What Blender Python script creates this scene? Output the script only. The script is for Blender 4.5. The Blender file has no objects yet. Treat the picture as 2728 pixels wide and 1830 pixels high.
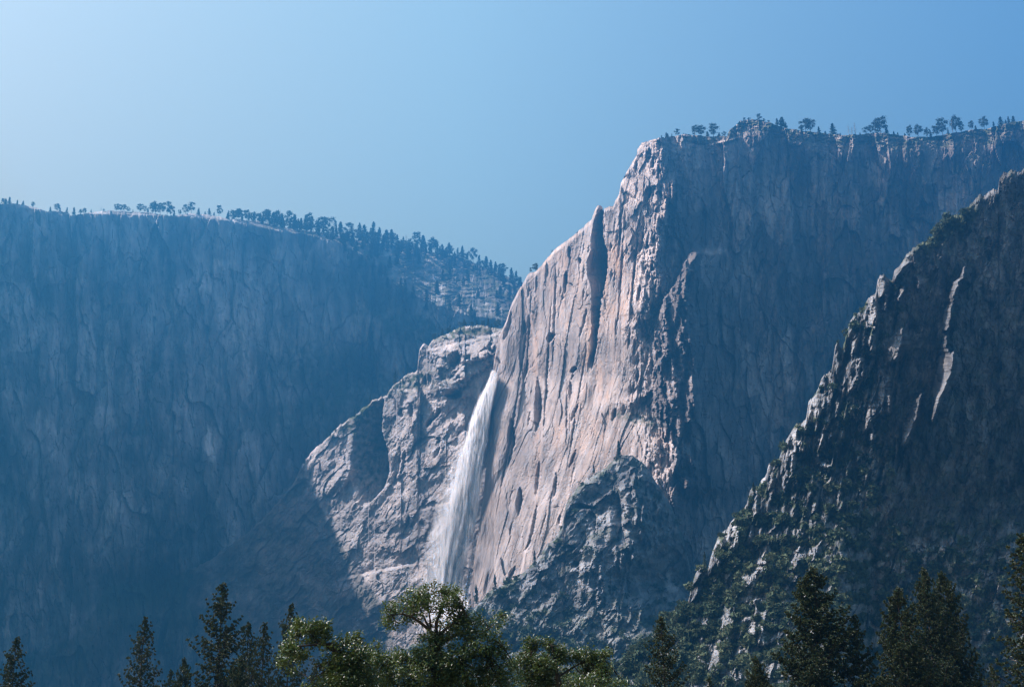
import bpy, math, random
import numpy as np
sc = bpy.context.scene
# ------------------------------------------------------------------ camera, sky, sun, exposure
FPX, PITCH, CAMZ = 3747.0, math.radians(20), 1.7      # focal length in pixels of a 2728 x 1830 frame
cd = bpy.data.cameras.new('camera'); cam = bpy.data.objects.new('camera', cd); sc.collection.objects.link(cam)
cd.sensor_width = 36; cd.lens = FPX / 2728 * 36; cd.clip_start = .5; cd.clip_end = 60000
cam.location = (0, 0, CAMZ); cam.rotation_euler = (math.pi / 2 + PITCH, 0, 0)
sc.camera = cam
SUN_EL, SUN_BACK = math.radians(50), math.radians(-4)  # height of the sun; how far it stands behind the camera's left
sdir = np.array([-math.cos(SUN_EL) * math.cos(SUN_BACK), -math.cos(SUN_EL) * math.sin(SUN_BACK), math.sin(SUN_EL)])
w = bpy.data.worlds.new('World'); sc.world = w; w.use_nodes = True
nt = w.node_tree; nt.nodes.clear()
sky = nt.nodes.new('ShaderNodeTexSky'); sky.sky_type = 'NISHITA'; sky.sun_disc = False
sky.sun_elevation = SUN_EL; sky.sun_rotation = math.atan2(sdir[0], sdir[1])
sky.altitude = 1200; sky.air_density = 1.3; sky.dust_density = 4.0; sky.ozone_density = 3.5
bg = nt.nodes.new('ShaderNodeBackground'); bg.inputs[1].default_value = .055
wo = nt.nodes.new('ShaderNodeOutputWorld')
tcw = nt.nodes.new('ShaderNodeTexCoord'); sxw = nt.nodes.new('ShaderNodeSeparateXYZ'); mrw = nt.nodes.new('ShaderNodeMapRange')
mrw.inputs[1].default_value = -.40; mrw.inputs[2].default_value = .40
rw = nt.nodes.new('ShaderNodeValToRGB'); ew = rw.color_ramp.elements        # hazier, paler air towards the sun's side of the sky
ew[0].position = .04; ew[0].color = (3.3, 1.92, .80, 1); ew[1].position = .95; ew[1].color = (1.24, 1.46, 1.24, 1)
qw = ew.new(.45); qw.color = (2.55, 2.08, 1.22, 1)
mw = nt.nodes.new('ShaderNodeMix'); mw.data_type = 'RGBA'; mw.blend_type = 'MULTIPLY'; mw.inputs[0].default_value = 1
nt.links.new(tcw.outputs['Generated'], sxw.inputs[0]); nt.links.new(sxw.outputs[0], mrw.inputs[0]); nt.links.new(mrw.outputs[0], rw.inputs[0])
nt.links.new(sky.outputs[0], mw.inputs[6]); nt.links.new(rw.outputs[0], mw.inputs[7]); nt.links.new(mw.outputs[2], bg.inputs[0])
nt.links.new(bg.outputs[0], wo.inputs[0])
ld = bpy.data.lights.new('sun', 'SUN'); ld.energy = 5.0; ld.angle = math.radians(.5); ld.color = (1, .875, .825)
sun = bpy.data.objects.new('sun', ld); sc.collection.objects.link(sun)
from mathutils import Vector
sun.rotation_euler = Vector(tuple(sdir)).to_track_quat('Z', 'Y').to_euler()
sc.view_settings.view_transform = 'Standard'; sc.view_settings.look = 'None'
sc.view_settings.exposure = 1.87; sc.view_settings.gamma = 1
cy = sc.cycles
cy.max_bounces = 6; cy.diffuse_bounces = 1; cy.glossy_bounces = 1; cy.volume_bounces = 0
cy.transparent_max_bounces = 40; cy.use_denoising = True; cy.sample_clamp_indirect = 4
cy.filter_width = 1.4
HAZE_DENSITY, HAZE_COLOR, HAZE_G = .00028, (.065, .392, .95), .78

# ------------------------------------------------------------------ helpers
C = sc.collection
rng = np.random.default_rng(7); random.seed(7)
cP, sP = math.cos(PITCH), math.sin(PITCH)
def at(u, v, D):
    """world points whose direction from the camera is that of frame pixel (u, v), at distance D along +Y"""
    u, v, D = np.broadcast_arrays(np.asarray(u, float), np.asarray(v, float), np.asarray(D, float))
    dx = (u - 1364) / FPX; dy = (915 - v) / FPX
    t = D / (cP - dy * sP)
    return np.stack([dx * t, D, (sP + dy * cP) * t + CAMZ], -1)
PERM = rng.permutation(256).astype(np.int64); GA = rng.random(256) * 2 * np.pi
GX, GY = np.cos(GA), np.sin(GA)
def pn(x, y, seed=0):
    x = np.asarray(x, float) + seed * 17.31; y = np.asarray(y, float) + seed * 9.73
    xi = np.floor(x).astype(np.int64); yi = np.floor(y).astype(np.int64); xf = x - xi; yf = y - yi
    uu = xf * xf * xf * (xf * (xf * 6 - 15) + 10); vv = yf * yf * yf * (yf * (yf * 6 - 15) + 10)
    def g(ix, iy, fx, fy):
        h = PERM[(PERM[ix & 255] + iy) & 255]; return GX[h] * fx + GY[h] * fy
    a = g(xi, yi, xf, yf); b = g(xi + 1, yi, xf - 1, yf); c = g(xi, yi + 1, xf, yf - 1); d = g(xi + 1, yi + 1, xf - 1, yf - 1)
    return ((a + (b - a) * uu) + ((c + (d - c) * uu) - (a + (b - a) * uu)) * vv) * 1.5
def fbm(x, y, o=4, seed=0, gain=.5):
    s = 0; a = 1; f = 1
    for k in range(o): s = s + a * pn(x * f, y * f, seed + k * 3); a *= gain; f *= 2.03
    return s
def ridge(x, y, o=4, seed=0, gain=.5):
    s = 0; a = 1; f = 1
    for k in range(o): s = s + a * (1 - 2 * np.abs(pn(x * f, y * f, seed + k * 3))); a *= gain; f *= 2.07
    return s
RA, RB, RC, RD, RE = (rng.random(65536) for _ in range(5))
def facet(x, y, seed=0, tilt=1.0, warp=.35):
    """broken rock: every cell is a flat plate with its own height and tilt; returns plate height and distance to the joints"""
    x, y = np.broadcast_arrays(np.asarray(x, float), np.asarray(y, float))
    x = x + warp * pn(x * 1.3, y * 1.3, seed + 40) + seed * 7.7; y = y + warp * pn(x * 1.3, y * 1.3, seed + 41) + seed * 3.1
    xi = np.floor(x).astype(np.int64); yi = np.floor(y).astype(np.int64)
    b1 = np.full(x.shape, 9.); b2 = np.full(x.shape, 9.); val = np.zeros(x.shape)
    for dx in (-1, 0, 1):
        for dy in (-1, 0, 1):
            h = ((xi + dx) * 73856093 ^ (yi + dy) * 19349663 ^ seed * 83492791) & 65535
            fx = x - (xi + dx + RA[h]); fy = y - (yi + dy + RB[h]); d = np.hypot(fx, fy)
            v = (RC[h] - .5) + tilt * ((RD[h] - .5) * fx + (RE[h] - .5) * fy)
            m = d < b1; b2 = np.where(m, b1, np.minimum(b2, d)); val = np.where(m, v, val); b1 = np.where(m, d, b1)
    return val, b2 - b1
def cracks(x, y, seed=0, w=.06):
    v, e = facet(x, y, seed); return 1 - sst(e, 0, w)
def cur(pts):
    a = np.array(sorted(pts), float); return lambda t: np.interp(t, a[:, 0], a[:, 1])
def vcur(pts):                                         # nodes given as (v, u)
    return cur(pts)
def near_edge(U, V, edge, wob, smooth_, reach=40.):
    """signed distance in pixels from a wandering edge; far from it the wandering dies out"""
    e = edge(V) + wob; s_ = smooth_(V)
    return U - (s_ + (e - s_) * np.exp(-((U - e) / reach) ** 2))
def sst(x, a, b):
    t = np.clip((x - a) / (b - a), 0, 1); return t * t * (3 - 2 * t)
MPP = .66                                              # metres a frame pixel spans on the cliffs
def blur2(a, n=1):
    for _ in range(n):
        p = np.pad(a, 1, mode='edge')
        a = (p[:-2, 1:-1] + p[2:, 1:-1] + p[1:-1, :-2] + p[1:-1, 2:] + 4 * p[1:-1, 1:-1]) / 8
    return a
def seam(U, V, nodes, k=1.0, taper=.5):
    """polygon given as rows (v, uL, uR): left and right edge at every v, narrowing to a point at both ends"""
    n = np.array(sorted(nodes), float); wob = 2.5 * fbm(U * 0 + V / 14., V * 0 + n[0, 1] / 7., 3, 0, .6) * k
    L = np.interp(V, n[:, 0], n[:, 1]) + wob; R = np.interp(V, n[:, 0], n[:, 2]) + wob + 1.8 * fbm(V / 8., V * 0 + n[0, 2] / 5., 2)
    t = np.clip((V - n[0, 0] + 5) / (n[-1, 0] - n[0, 0] + 10), 0, 1)
    w = np.clip(np.sin(np.pi * t), 0, 1) ** taper; m = (L + R) / 2; h = np.maximum(R - L, 1.5) / 2 * w
    e = sst(t, 0, .08) * (1 - sst(t, .92, 1))
    return m - h, m + h + .6, e
def window(Y, U, V, nodes, tail):
    n = np.array(nodes, float); c = np.where((U[0] > n[:, 1].min() - 12) & (U[0] < n[:, 2].max() + tail))[0]
    if len(c) == 0: return None
    r_ = np.where(((V[:, c] > n[:, 0].min() - 8) & (V[:, c] < n[:, 0].max() + 8)).any(1))[0]
    if len(r_) == 0: return None
    return slice(r_[0], r_[-1] + 1), slice(c[0], c[-1] + 1)
def rib(Y, U, V, nodes, s=.9, tail=1.6, mpp=None, taper=.5, hmin=0):
    """a buttress: its left side comes towards the camera from edge to edge, its right side falls back"""
    n = np.array(nodes, float); w_ = window(Y, U, V, nodes, 14 + tail * (n[:, 2] - n[:, 1]).max())
    if w_ is None: return Y
    u, v = U[w_], V[w_]; L, R, e = seam(u, v, nodes, 1, taper); W = R - L
    h = np.maximum(s * W * (mpp or MPP), hmin)
    p = np.where(u < R, np.clip((u - L) / W, 0, 1), np.clip(1 - (u - R) / (tail * W + 3), 0, 1))
    Y[w_] = Y[w_] - h * p * e
    return Y
def slot(Y, U, V, nodes, s=1.0, mpp=None, taper=.6):
    """a recess whose left edge overhangs: the rock falls away to the right, then returns sharply"""
    w_ = window(Y, U, V, nodes, 12)
    if w_ is None: return Y
    u, v = U[w_], V[w_]; L, R, e = seam(u, v, nodes, .6, taper); W = R - L
    p = np.where((u > L) & (u < R), (u - L) / W, np.clip(1 - (u - R) / 2.5, 0, 1) * (u >= R))
    Y[w_] = Y[w_] + s * W * (mpp or MPP) * p * e
    return Y
def scatter_nodes(seed, n, inside, u0, u1, v0, v1, ln, wd, lean):
    """n short leaning strips at random places where inside(u, v) holds"""
    r = np.random.default_rng(seed); out = []
    while len(out) < n:
        u, v = r.uniform(u0, u1), r.uniform(v0, v1)
        if not inside(u, v): continue
        l = ln[0] + (ln[1] - ln[0]) * r.random() ** 1.6; w_ = wd[0] + (wd[1] - wd[0]) * r.random() ** 1.5; k = lean(u, v) + r.normal(0, .06)
        out.append([(v - l / 2, u + k * l / 2 - w_ * .35, u + k * l / 2 + w_ * .3), (v, u - w_ / 2, u + w_ / 2), (v + l / 2, u - k * l / 2 - w_ * .3, u - k * l / 2 + w_ * .25)])
    return out
def blob(Y, U, V, u, v, ru, rv, h, ang=0, p=1.5):
    c, s = math.cos(ang), math.sin(ang); a = ((U - u) * c + (V - v) * s) / ru; b = (-(U - u) * s + (V - v) * c) / rv
    wv = .25 * pn(U / 9., V / 9., 5)
    return Y - h * np.sqrt(np.clip(1 - np.abs(a + wv) ** (2 * p) - np.abs(b + wv) ** (2 * p), 0, 1))

def make_obj(name, verts, faces, mats, parent=None, smooth=False, midx=None, loops=None):
    me = bpy.data.meshes.new(name)
    verts = np.asarray(verts, np.float32); faces = np.asarray(faces, np.int32)
    n = faces.shape[1]
    me.vertices.add(len(verts)); me.vertices.foreach_set('co', verts.ravel())
    me.loops.add(faces.size); me.loops.foreach_set('vertex_index', faces.ravel())
    me.polygons.add(len(faces)); me.polygons.foreach_set('loop_start', np.arange(0, faces.size, n, dtype=np.int32))
    me.polygons.foreach_set('loop_total', np.full(len(faces), n, np.int32))
    for m in (mats if isinstance(mats, list) else [mats]): me.materials.append(m)
    if midx is not None: me.polygons.foreach_set('material_index', np.asarray(midx, np.int32))
    me.polygons.foreach_set('use_smooth', np.full(len(faces), bool(smooth)))
    me.update(calc_edges=True)
    o = bpy.data.objects.new(name, me); C.objects.link(o); o.parent = parent
    return o
def attr(o, name, rgb):
    a = o.data.color_attributes.new(name, 'FLOAT_COLOR', 'POINT')
    d = np.ones((len(rgb), 4), np.float32); d[:, :3] = rgb; a.data.foreach_set('color', d.ravel())
def tag(o, label=None, cat=None, group=None, kind=None):
    if label: o['label'] = label
    if cat: o['category'] = cat
    if group: o['group'] = group
    if kind: o['kind'] = kind
    return o

# ------------------------------------------------------------------ materials
def mat(name):
    m = bpy.data.materials.new(name); m.use_nodes = True; t = m.node_tree; b = t.nodes['Principled BSDF']
    return m, t, b
def rock_material(name, base, dark, light, streak=.5, bump=.5, fine=1.0, grain=(1, 1, .22)):
    m, t, b = mat(name); N = t.nodes.new; Lk = t.links.new
    b.inputs['Roughness'].default_value = .9; b.inputs['Specular IOR Level'].default_value = .15
    tc = N('ShaderNodeTexCoord'); mp = N('ShaderNodeMapping'); mp.inputs['Scale'].default_value = grain
    Lk(tc.outputs['Object'], mp.inputs[0])
    def noise(scale, det, rough, vec=None, dist=0):
        n = N('ShaderNodeTexNoise'); n.inputs['Scale'].default_value = scale; n.inputs['Detail'].default_value = det
        n.inputs['Roughness'].default_value = rough; n.inputs['Distortion'].default_value = dist
        Lk(vec or mp.outputs[0], n.inputs['Vector']); return n
    def ramp(src, pts):
        r = N('ShaderNodeValToRGB'); e = r.color_ramp.elements
        e[0].position, e[0].color = pts[0][0], (*pts[0][1], 1); e[1].position, e[1].color = pts[-1][0], (*pts[-1][1], 1)
        for p, c in pts[1:-1]: q = e.new(p); q.color = (*c, 1)
        Lk(src, r.inputs[0]); return r
    def mix(kind, f, a, c):
        x = N('ShaderNodeMix'); x.data_type = 'RGBA'; x.blend_type = kind
        if isinstance(f, float): x.inputs[0].default_value = f
        else: Lk(f, x.inputs[0])
        for i, s in ((6, a), (7, c)):
            if isinstance(s, tuple): x.inputs[i].default_value = (*s, 1)
            else: Lk(s, x.inputs[i])
        return x.outputs[2]
    n1 = noise(.022, 9, .62); n2 = noise(.16, 6, .7, dist=.4); n3 = noise(.012, 4, .5, tc.outputs['Object'])
    mp2 = N('ShaderNodeMapping'); mp2.inputs['Scale'].default_value = (1, .6, .07); Lk(tc.outputs['Object'], mp2.inputs[0])
    n4 = noise(.11, 6, .65, mp2.outputs[0])
    col = ramp(n1.outputs[0], [(.3, dark), (.52, base), (.72, light)]).outputs[0]
    s2 = ramp(n2.outputs[0], [(.34, (.55, .55, .57)), (.5, (1, 1, 1)), (.75, (1.12, 1.1, 1.08))]).outputs[0]
    col = mix('MULTIPLY', .6 * fine, col, s2)
    s4 = ramp(n4.outputs[0], [(.36, (.48, .5, .54)), (.5, (1, 1, 1)), (.7, (1.1, 1.06, 1.03))]).outputs[0]
    col = mix('MULTIPLY', streak, col, s4)
    at_ = N('ShaderNodeVertexColor'); at_.layer_name = 'mask'
    sp = N('ShaderNodeSeparateColor'); Lk(at_.outputs[0], sp.inputs[0])
    tone = N('ShaderNodeCombineColor')
    for i in range(3): Lk(sp.outputs[2], tone.inputs[i])
    col = mix('MULTIPLY', 1.0, col, tone.outputs[0])
    st = N('ShaderNodeMath'); st.operation = 'MULTIPLY'; Lk(sp.outputs[1], st.inputs[0])
    rs = ramp(n4.outputs[0], [(.35, (.2, .2, .2)), (.6, (1, 1, 1))]); Lk(rs.outputs[0], st.inputs[1])
    col = mix('MIX', st.outputs[0], col, (.47, .31, .22))
    vg = mix('MIX', n2.outputs[0], (.024, .036, .016), (.070, .085, .040))
    col = mix('MIX', sp.outputs[0], col, vg)
    Lk(col, b.inputs['Base Color'])
    nb = noise(.35, 5, .72); bp = N('ShaderNodeBump'); bp.inputs['Strength'].default_value = bump; bp.inputs['Distance'].default_value = 1.6
    Lk(nb.outputs[0], bp.inputs['Height']); Lk(bp.outputs[0], b.inputs['Normal'])
    return m
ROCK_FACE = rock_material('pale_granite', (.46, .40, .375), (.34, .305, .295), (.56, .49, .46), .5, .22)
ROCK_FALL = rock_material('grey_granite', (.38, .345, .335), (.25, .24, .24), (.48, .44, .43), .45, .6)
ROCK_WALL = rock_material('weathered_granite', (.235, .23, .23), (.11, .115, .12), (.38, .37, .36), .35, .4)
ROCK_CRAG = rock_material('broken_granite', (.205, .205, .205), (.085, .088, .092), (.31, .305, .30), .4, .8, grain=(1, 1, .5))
def plain(name, col, rough=.8, spec=.2, noise_scale=None, col2=None, transl=0):
    m, t, b = mat(name); b.inputs['Roughness'].default_value = rough; b.inputs['Specular IOR Level'].default_value = spec
    if noise_scale:
        tc = t.nodes.new('ShaderNodeTexCoord'); n = t.nodes.new('ShaderNodeTexNoise'); n.inputs['Scale'].default_value = noise_scale
        n.inputs['Detail'].default_value = 4
        r = t.nodes.new('ShaderNodeValToRGB'); r.color_ramp.elements[0].position = .38; r.color_ramp.elements[1].position = .64
        r.color_ramp.elements[0].color = (*col, 1); r.color_ramp.elements[1].color = (*col2, 1)
        t.links.new(tc.outputs['Object'], n.inputs['Vector']); t.links.new(n.outputs[0], r.inputs[0]); t.links.new(r.outputs[0], b.inputs[0])
    else: b.inputs[0].default_value = (*col, 1)
    if transl:
        tr = t.nodes.new('ShaderNodeBsdfTranslucent'); mx = t.nodes.new('ShaderNodeMixShader'); mx.inputs[0].default_value = transl
        tr.inputs[0].default_value = (*[min(1, c * 1.4) for c in (col2 or col)], 1)
        t.links.new(b.outputs[0], mx.inputs[1]); t.links.new(tr.outputs[0], mx.inputs[2])
        t.links.new(mx.outputs[0], t.nodes['Material Output'].inputs[0])
    return m
NEEDLE = plain('pine_needles', (.011, .022, .009), .55, .3, .6, (.052, .064, .022), .1)
NEEDLE_FAR = plain('distant_needles', (.022, .036, .022), .8, .1, .15, (.045, .062, .035), .1)
SHRUB = plain('shrub_leaves', (.030, .046, .022), .8, .1, .02, (.078, .095, .048), .12)
BARK = plain('bark', (.022, .017, .014), .9, .1, 3, (.05, .04, .032))
DEADWOOD = plain('dead_wood', (.16, .15, .145), .9, .1, 1, (.26, .25, .24))
LEAF = plain('oak_leaf', (.018, .034, .008), .45, .45, 1.2, (.064, .092, .020), .18)
GROUND = plain('meadow_ground', (.06, .065, .03), .95, .1, .05, (.12, .11, .06))

# ------------------------------------------------------------------ terrain sheets
def terrain(name, u0, u1, du, skyline, bottom, dv, depth, mask, material, jag=1.5, back=(15, 60, 220), drop=(1, 6, 40), foot=True, curl=0):
    us = np.arange(u0, u1 + du, du)
    S = skyline(us) + jag * (fbm(us / 17., us * 0 + .5, 4, 11, .6)) * 2; Bt = bottom(us) * np.ones_like(us)
    Bt = np.maximum(Bt, S + 2)
    nr = int(np.max(Bt - S) / dv) + 2
    t = np.linspace(0, 1, nr)[:, None]
    V = S[None, :] + (Bt - S)[None, :] * t; U = np.broadcast_to(us, V.shape)
    Y = depth(U, V, V - S[None, :])
    P = at(U, V, Y)
    rows = [P]; top = P[0]
    M = mask(U, V, V - S[None, :], Y)
    pre = []
    for b, d in zip(back[::-1], drop[::-1]):
        q = top.copy(); q[:, 1] += b; q[:, 0] += b * q[:, 0] / np.maximum(P[0][:, 1], 1) ; q[:, 2] -= d; q[:, 2] += b * .1; pre.append(q)
    post = []
    if foot:
        last = P[-1]
        for f in (.5, 1.0):
            q = last.copy(); q[:, 2] = last[:, 2] * (1 - f) - f * .5; q[:, 1] -= last[:, 2] * 1.1 * f; post.append(q)
    else:
        q = P[-1].copy(); q[:, 1] += 60; post.append(q)
    A = np.concatenate([np.array(pre), P, np.array(post)], 0) if pre else np.concatenate([P, np.array(post)], 0)
    MM = np.concatenate([np.repeat(M[:1], len(pre), 0), M, np.repeat(M[-1:], len(post), 0)], 0)
    h, wd = A.shape[:2]
    idx = np.arange(h * wd).reshape(h, wd)
    f = np.stack([idx[:-1, :-1], idx[1:, :-1], idx[1:, 1:], idx[:-1, 1:]], -1).reshape(-1, 4)
    o = make_obj(name, A.reshape(-1, 3), f, material, smooth=False)
    attr(o, 'mask', MM.reshape(-1, 3))
    o['kind'] = 'structure'
    return dict(o=o, U=U, V=V, Y=Y, P=P, M=M, us=us, S=S, Bt=Bt)
def masks(U, veg=0, stain=0, tone=1):
    z = np.zeros_like(U)
    return np.clip(np.stack([z + veg, z + stain, z + tone], -1), 0, 3)
def patch(U, V, u, v, ru, rv, ang=0, soft=.5):
    c, s = math.cos(ang), math.sin(ang); a = ((U - u) * c + (V - v) * s) / ru; b = (-(U - u) * s + (V - v) * c) / rv
    r = np.sqrt(a * a + b * b) + .35 * fbm(U / 40., V / 60., 3, 3)
    return 1 - sst(r, 1 - soft, 1 + soft)

# --- the shaded wall on the left with its wooded rim
A_sky = cur([(-700, 200), (-200, 240), (-83, 285), (-60, 330), (-14, 531), (0, 543), (32, 543), (96, 553), (122, 562), (180, 564), (189, 577), (240, 565), (289, 561), (398, 567),  # leftmost nodes: unseen peak added to cast the diagonal shadow across the falls
             (465, 576), (500, 569), (545, 570), (597, 580), (674, 588), (747, 606), (790, 610), (844, 618), (908, 632), (979, 642),
             (1069, 656), (1149, 671), (1213, 681), (1277, 706), (1341, 732), (1390, 760), (1450, 800), (1700, 900)])
A_edge = cur([(-700, 204), (-200, 244), (-83, 289), (-60, 334), (-14, 534), (0, 547), (180, 567), (240, 570), (400, 574), (500, 577), (600, 587), (747, 616), (844, 630), (908, 650), (940, 668), (990, 700),
              (1050, 755), (1130, 800), (1250, 840), (1330, 850), (1450, 870), (1700, 960)])
def A_depth(U, V, d):
    Y = 2470 + np.where(U < 80, .62, .74) * (U - 80)
    E = A_edge(U); below = np.clip(V - E, 0, None)
    Y = Y - below * .10
    above = np.clip(E - V, 0, None); Y = Y + above * 3.4                         # the sloping bench over the edge
    # broad ribs and recesses of the wall
    q_ = cur([(-700, 1700), (190, 1700), (240, 1640), (290, 1556), (360, 1552), (420, 1546), (470, 1530), (560, 1490), (700, 1390), (830, 1300), (1000, 1250), (1700, 1200)])(U) + 5 * fbm(U / 40., U * 0 + 3, 3, 34)
    Y = Y + 26 * fbm(U / 190., V / 620., 3, 21) + 12 * fbm(U / 60., V / 260., 3, 22)
    Y = Y + 5 * ridge((U + 16 * pn(U / 60., V / 90., 29)) / 30., V / 180., 3, 25) * sst(V, 600, 760)
    Y = Y + 2.0 * fbm(U / 11., V / 30., 4, 27, .6)
    f1, e1 = facet(U / 80., V / 240., 301, 1.2); f2, e2 = facet(U / 28., V / 120., 302, 1.3); f3, e3 = facet(U / 10., V / 40., 303, 1.3)
    Y = Y + 26 * f1 + 13 * f2 + 5 * f3 + 5 * (1 - sst(e2, 0, .07))
    for (u, v, ru, rv, h) in ((940, 1010, 150, 55, -50), (820, 1120, 90, 60, -18), (330, 1560, 230, 60, -45), (620, 780, 120, 120, 18), (120, 1500, 160, 110, 22),
                              (1080, 860, 120, 40, 20), (760, 1240, 150, 170, -16), (500, 1180, 60, 170, 12)):
        g = np.exp(-((U - u) / ru) ** 2 - ((V - v) / rv) ** 2); Y = Y - h * g
    # arched overhangs
    for (uc, vc, r, a) in ((600, 800, 90, 7), (330, 720, 60, 5), (700, 740, 60, 5)):
        rr = .35 * fbm(U / 30., V / 40., 3, 33) + np.sqrt(((U - uc) / r) ** 2 + ((V - vc) / (r * .8)) ** 2 * (V < vc + r)); Y = Y + a * sst(rr, 1.05, .97) * sst(V, vc + r * .7, vc)
    # the crag that stands out of the bench
    Y = rib(Y, U, V, [(745, 1180, 1200), (765, 1163, 1195), (800, 1163, 1185), (830, 1162, 1170)], 1.3, 1.2)
    Y = rib(Y, U, V, [(750, 1204, 1212), (780, 1200, 1208), (815, 1198, 1204)], 1.4, 2)
    Y = rib(Y, U, V, [(830, 1186, 1192), (858, 1184, 1190)], 1.4, 2)
    n = sst(V, E, E - 20) * 1.0
    Y = Y + n * (9 * ridge(U / 40. + V / 30., V / 12., 4, 31))
    return Y
def A_mask(U, V, d, Y):
    E = A_edge(U)
    slope = sst(V, E + 12, E - 6)
    veg = slope * np.clip(.5 + 1.1 * fbm(U / 30., V / 12., 4, 41), 0, .95) * (.25 + .75 * sst(U, 540, 640))
    veg = veg + .85 * patch(U, V, 920, 1010, 190, 80, .35) + .7 * patch(U, V, 800, 1120, 120, 60) + .6 * patch(U, V, 1120, 900, 120, 50, .3) \
        + .5 * patch(U, V, 330, 1570, 170, 50, -.1) + .55 * patch(U, V, 1010, 800, 180, 60, .5)
    veg = veg * (.75 + .5 * fbm(U / 15., V / 15., 3, 44)) + .25 * np.clip(fbm(U / 50., V / 50., 4, 45), 0, 1)
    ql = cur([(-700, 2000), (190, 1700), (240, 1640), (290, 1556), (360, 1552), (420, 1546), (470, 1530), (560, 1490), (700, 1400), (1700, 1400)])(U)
    veg = veg + .55 * sst(V + 6 * fbm(U / 20., V / 20., 3, 36), ql - 4, ql + 6) * (1 - sst(V, ql + 120, ql + 260))  # painted shade: dark green below the line stands for the shadowed hollow
    tone = .86 + .6 * fbm(U / 120., V / 200., 4, 42) + .2 * fbm(U / 18., V / 140., 3, 43) + .34 * fbm(U / 48., V / 60., 4, 48)
    for (u, v, ru, rv, k) in ((120, 640, 30, 45, .3), (30, 820, 40, 40, .4), (640, 700, 50, 40, .3), (560, 790, 90, 60, .25), (700, 760, 30, 60, .35), (820, 850, 60, 80, .35),
                              (740, 960, 50, 60, .35), (290, 1130, 12, 60, .4), (560, 1180, 14, 50, .5), (600, 1320, 30, 60, .2), (20, 1230, 12, 40, .4), (760, 640, 60, 30, -.25), (900, 780, 60, 120, .2)):
        tone = tone + k * patch(U, V, u, v, ru, rv, -.1)
    tone = tone + .6 * facet(U / 70., V / 200., 304)[0] + .34 * facet(U / 18., V / 120., 305)[0] - .22 * cracks(U / 44., V / 120., 306, .05)
    tone = tone + .7 * patch(U, V, 562, 1190, 9, 50, -.12, .3)
    stk = np.clip(ridge(U / 9., V / 300., 2, 49) - .9, 0, 1) * sst(fbm(U / 70., V / 90., 2, 50), -.1, .4)
    tone = tone - .35 * stk
    lightrock = slope * sst(U, 150, 220) * (1 - sst(U, 620, 900))
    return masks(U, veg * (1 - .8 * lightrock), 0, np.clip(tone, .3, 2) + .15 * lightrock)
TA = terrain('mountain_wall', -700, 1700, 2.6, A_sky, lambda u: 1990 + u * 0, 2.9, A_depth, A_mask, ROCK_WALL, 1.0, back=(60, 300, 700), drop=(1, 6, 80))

# --- the sunlit amphitheatre behind the waterfall
B_sky = cur([(100, 1760), (200, 1665), (250, 1620), (290, 1562), (360, 1555), (470, 1530), (560, 1490), (700, 1385), (780, 1290), (806, 1235), (811, 1222), (830, 1203), (878, 1161), (910, 1132), (942, 1107), (987, 1071), (1032, 1049), (1052, 1023), (1084, 1000), (1105, 992),
             (1112, 985), (1117, 935), (1129, 914), (1142, 918), (1150, 905), (1180, 895), (1222, 872), (1290, 866), (1331, 876), (1400, 860), (1500, 900)])
B_shadow_edge = vcur([(1100, 806), (1240, 809), (1283, 827), (1347, 858), (1425, 900), (1505, 948), (1572, 1000), (1640, 1044), (1860, 1075), (2000, 1100)])
B_lit = vcur([(1030, 1070), (1060, 1048), (1095, 1022), (1120, 1017), (1180, 1017), (1215, 1034), (1260, 1040), (1290, 1030), (1320, 1036), (1345, 1010), (1362, 975), (1400, 940), (1440, 900)])
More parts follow.
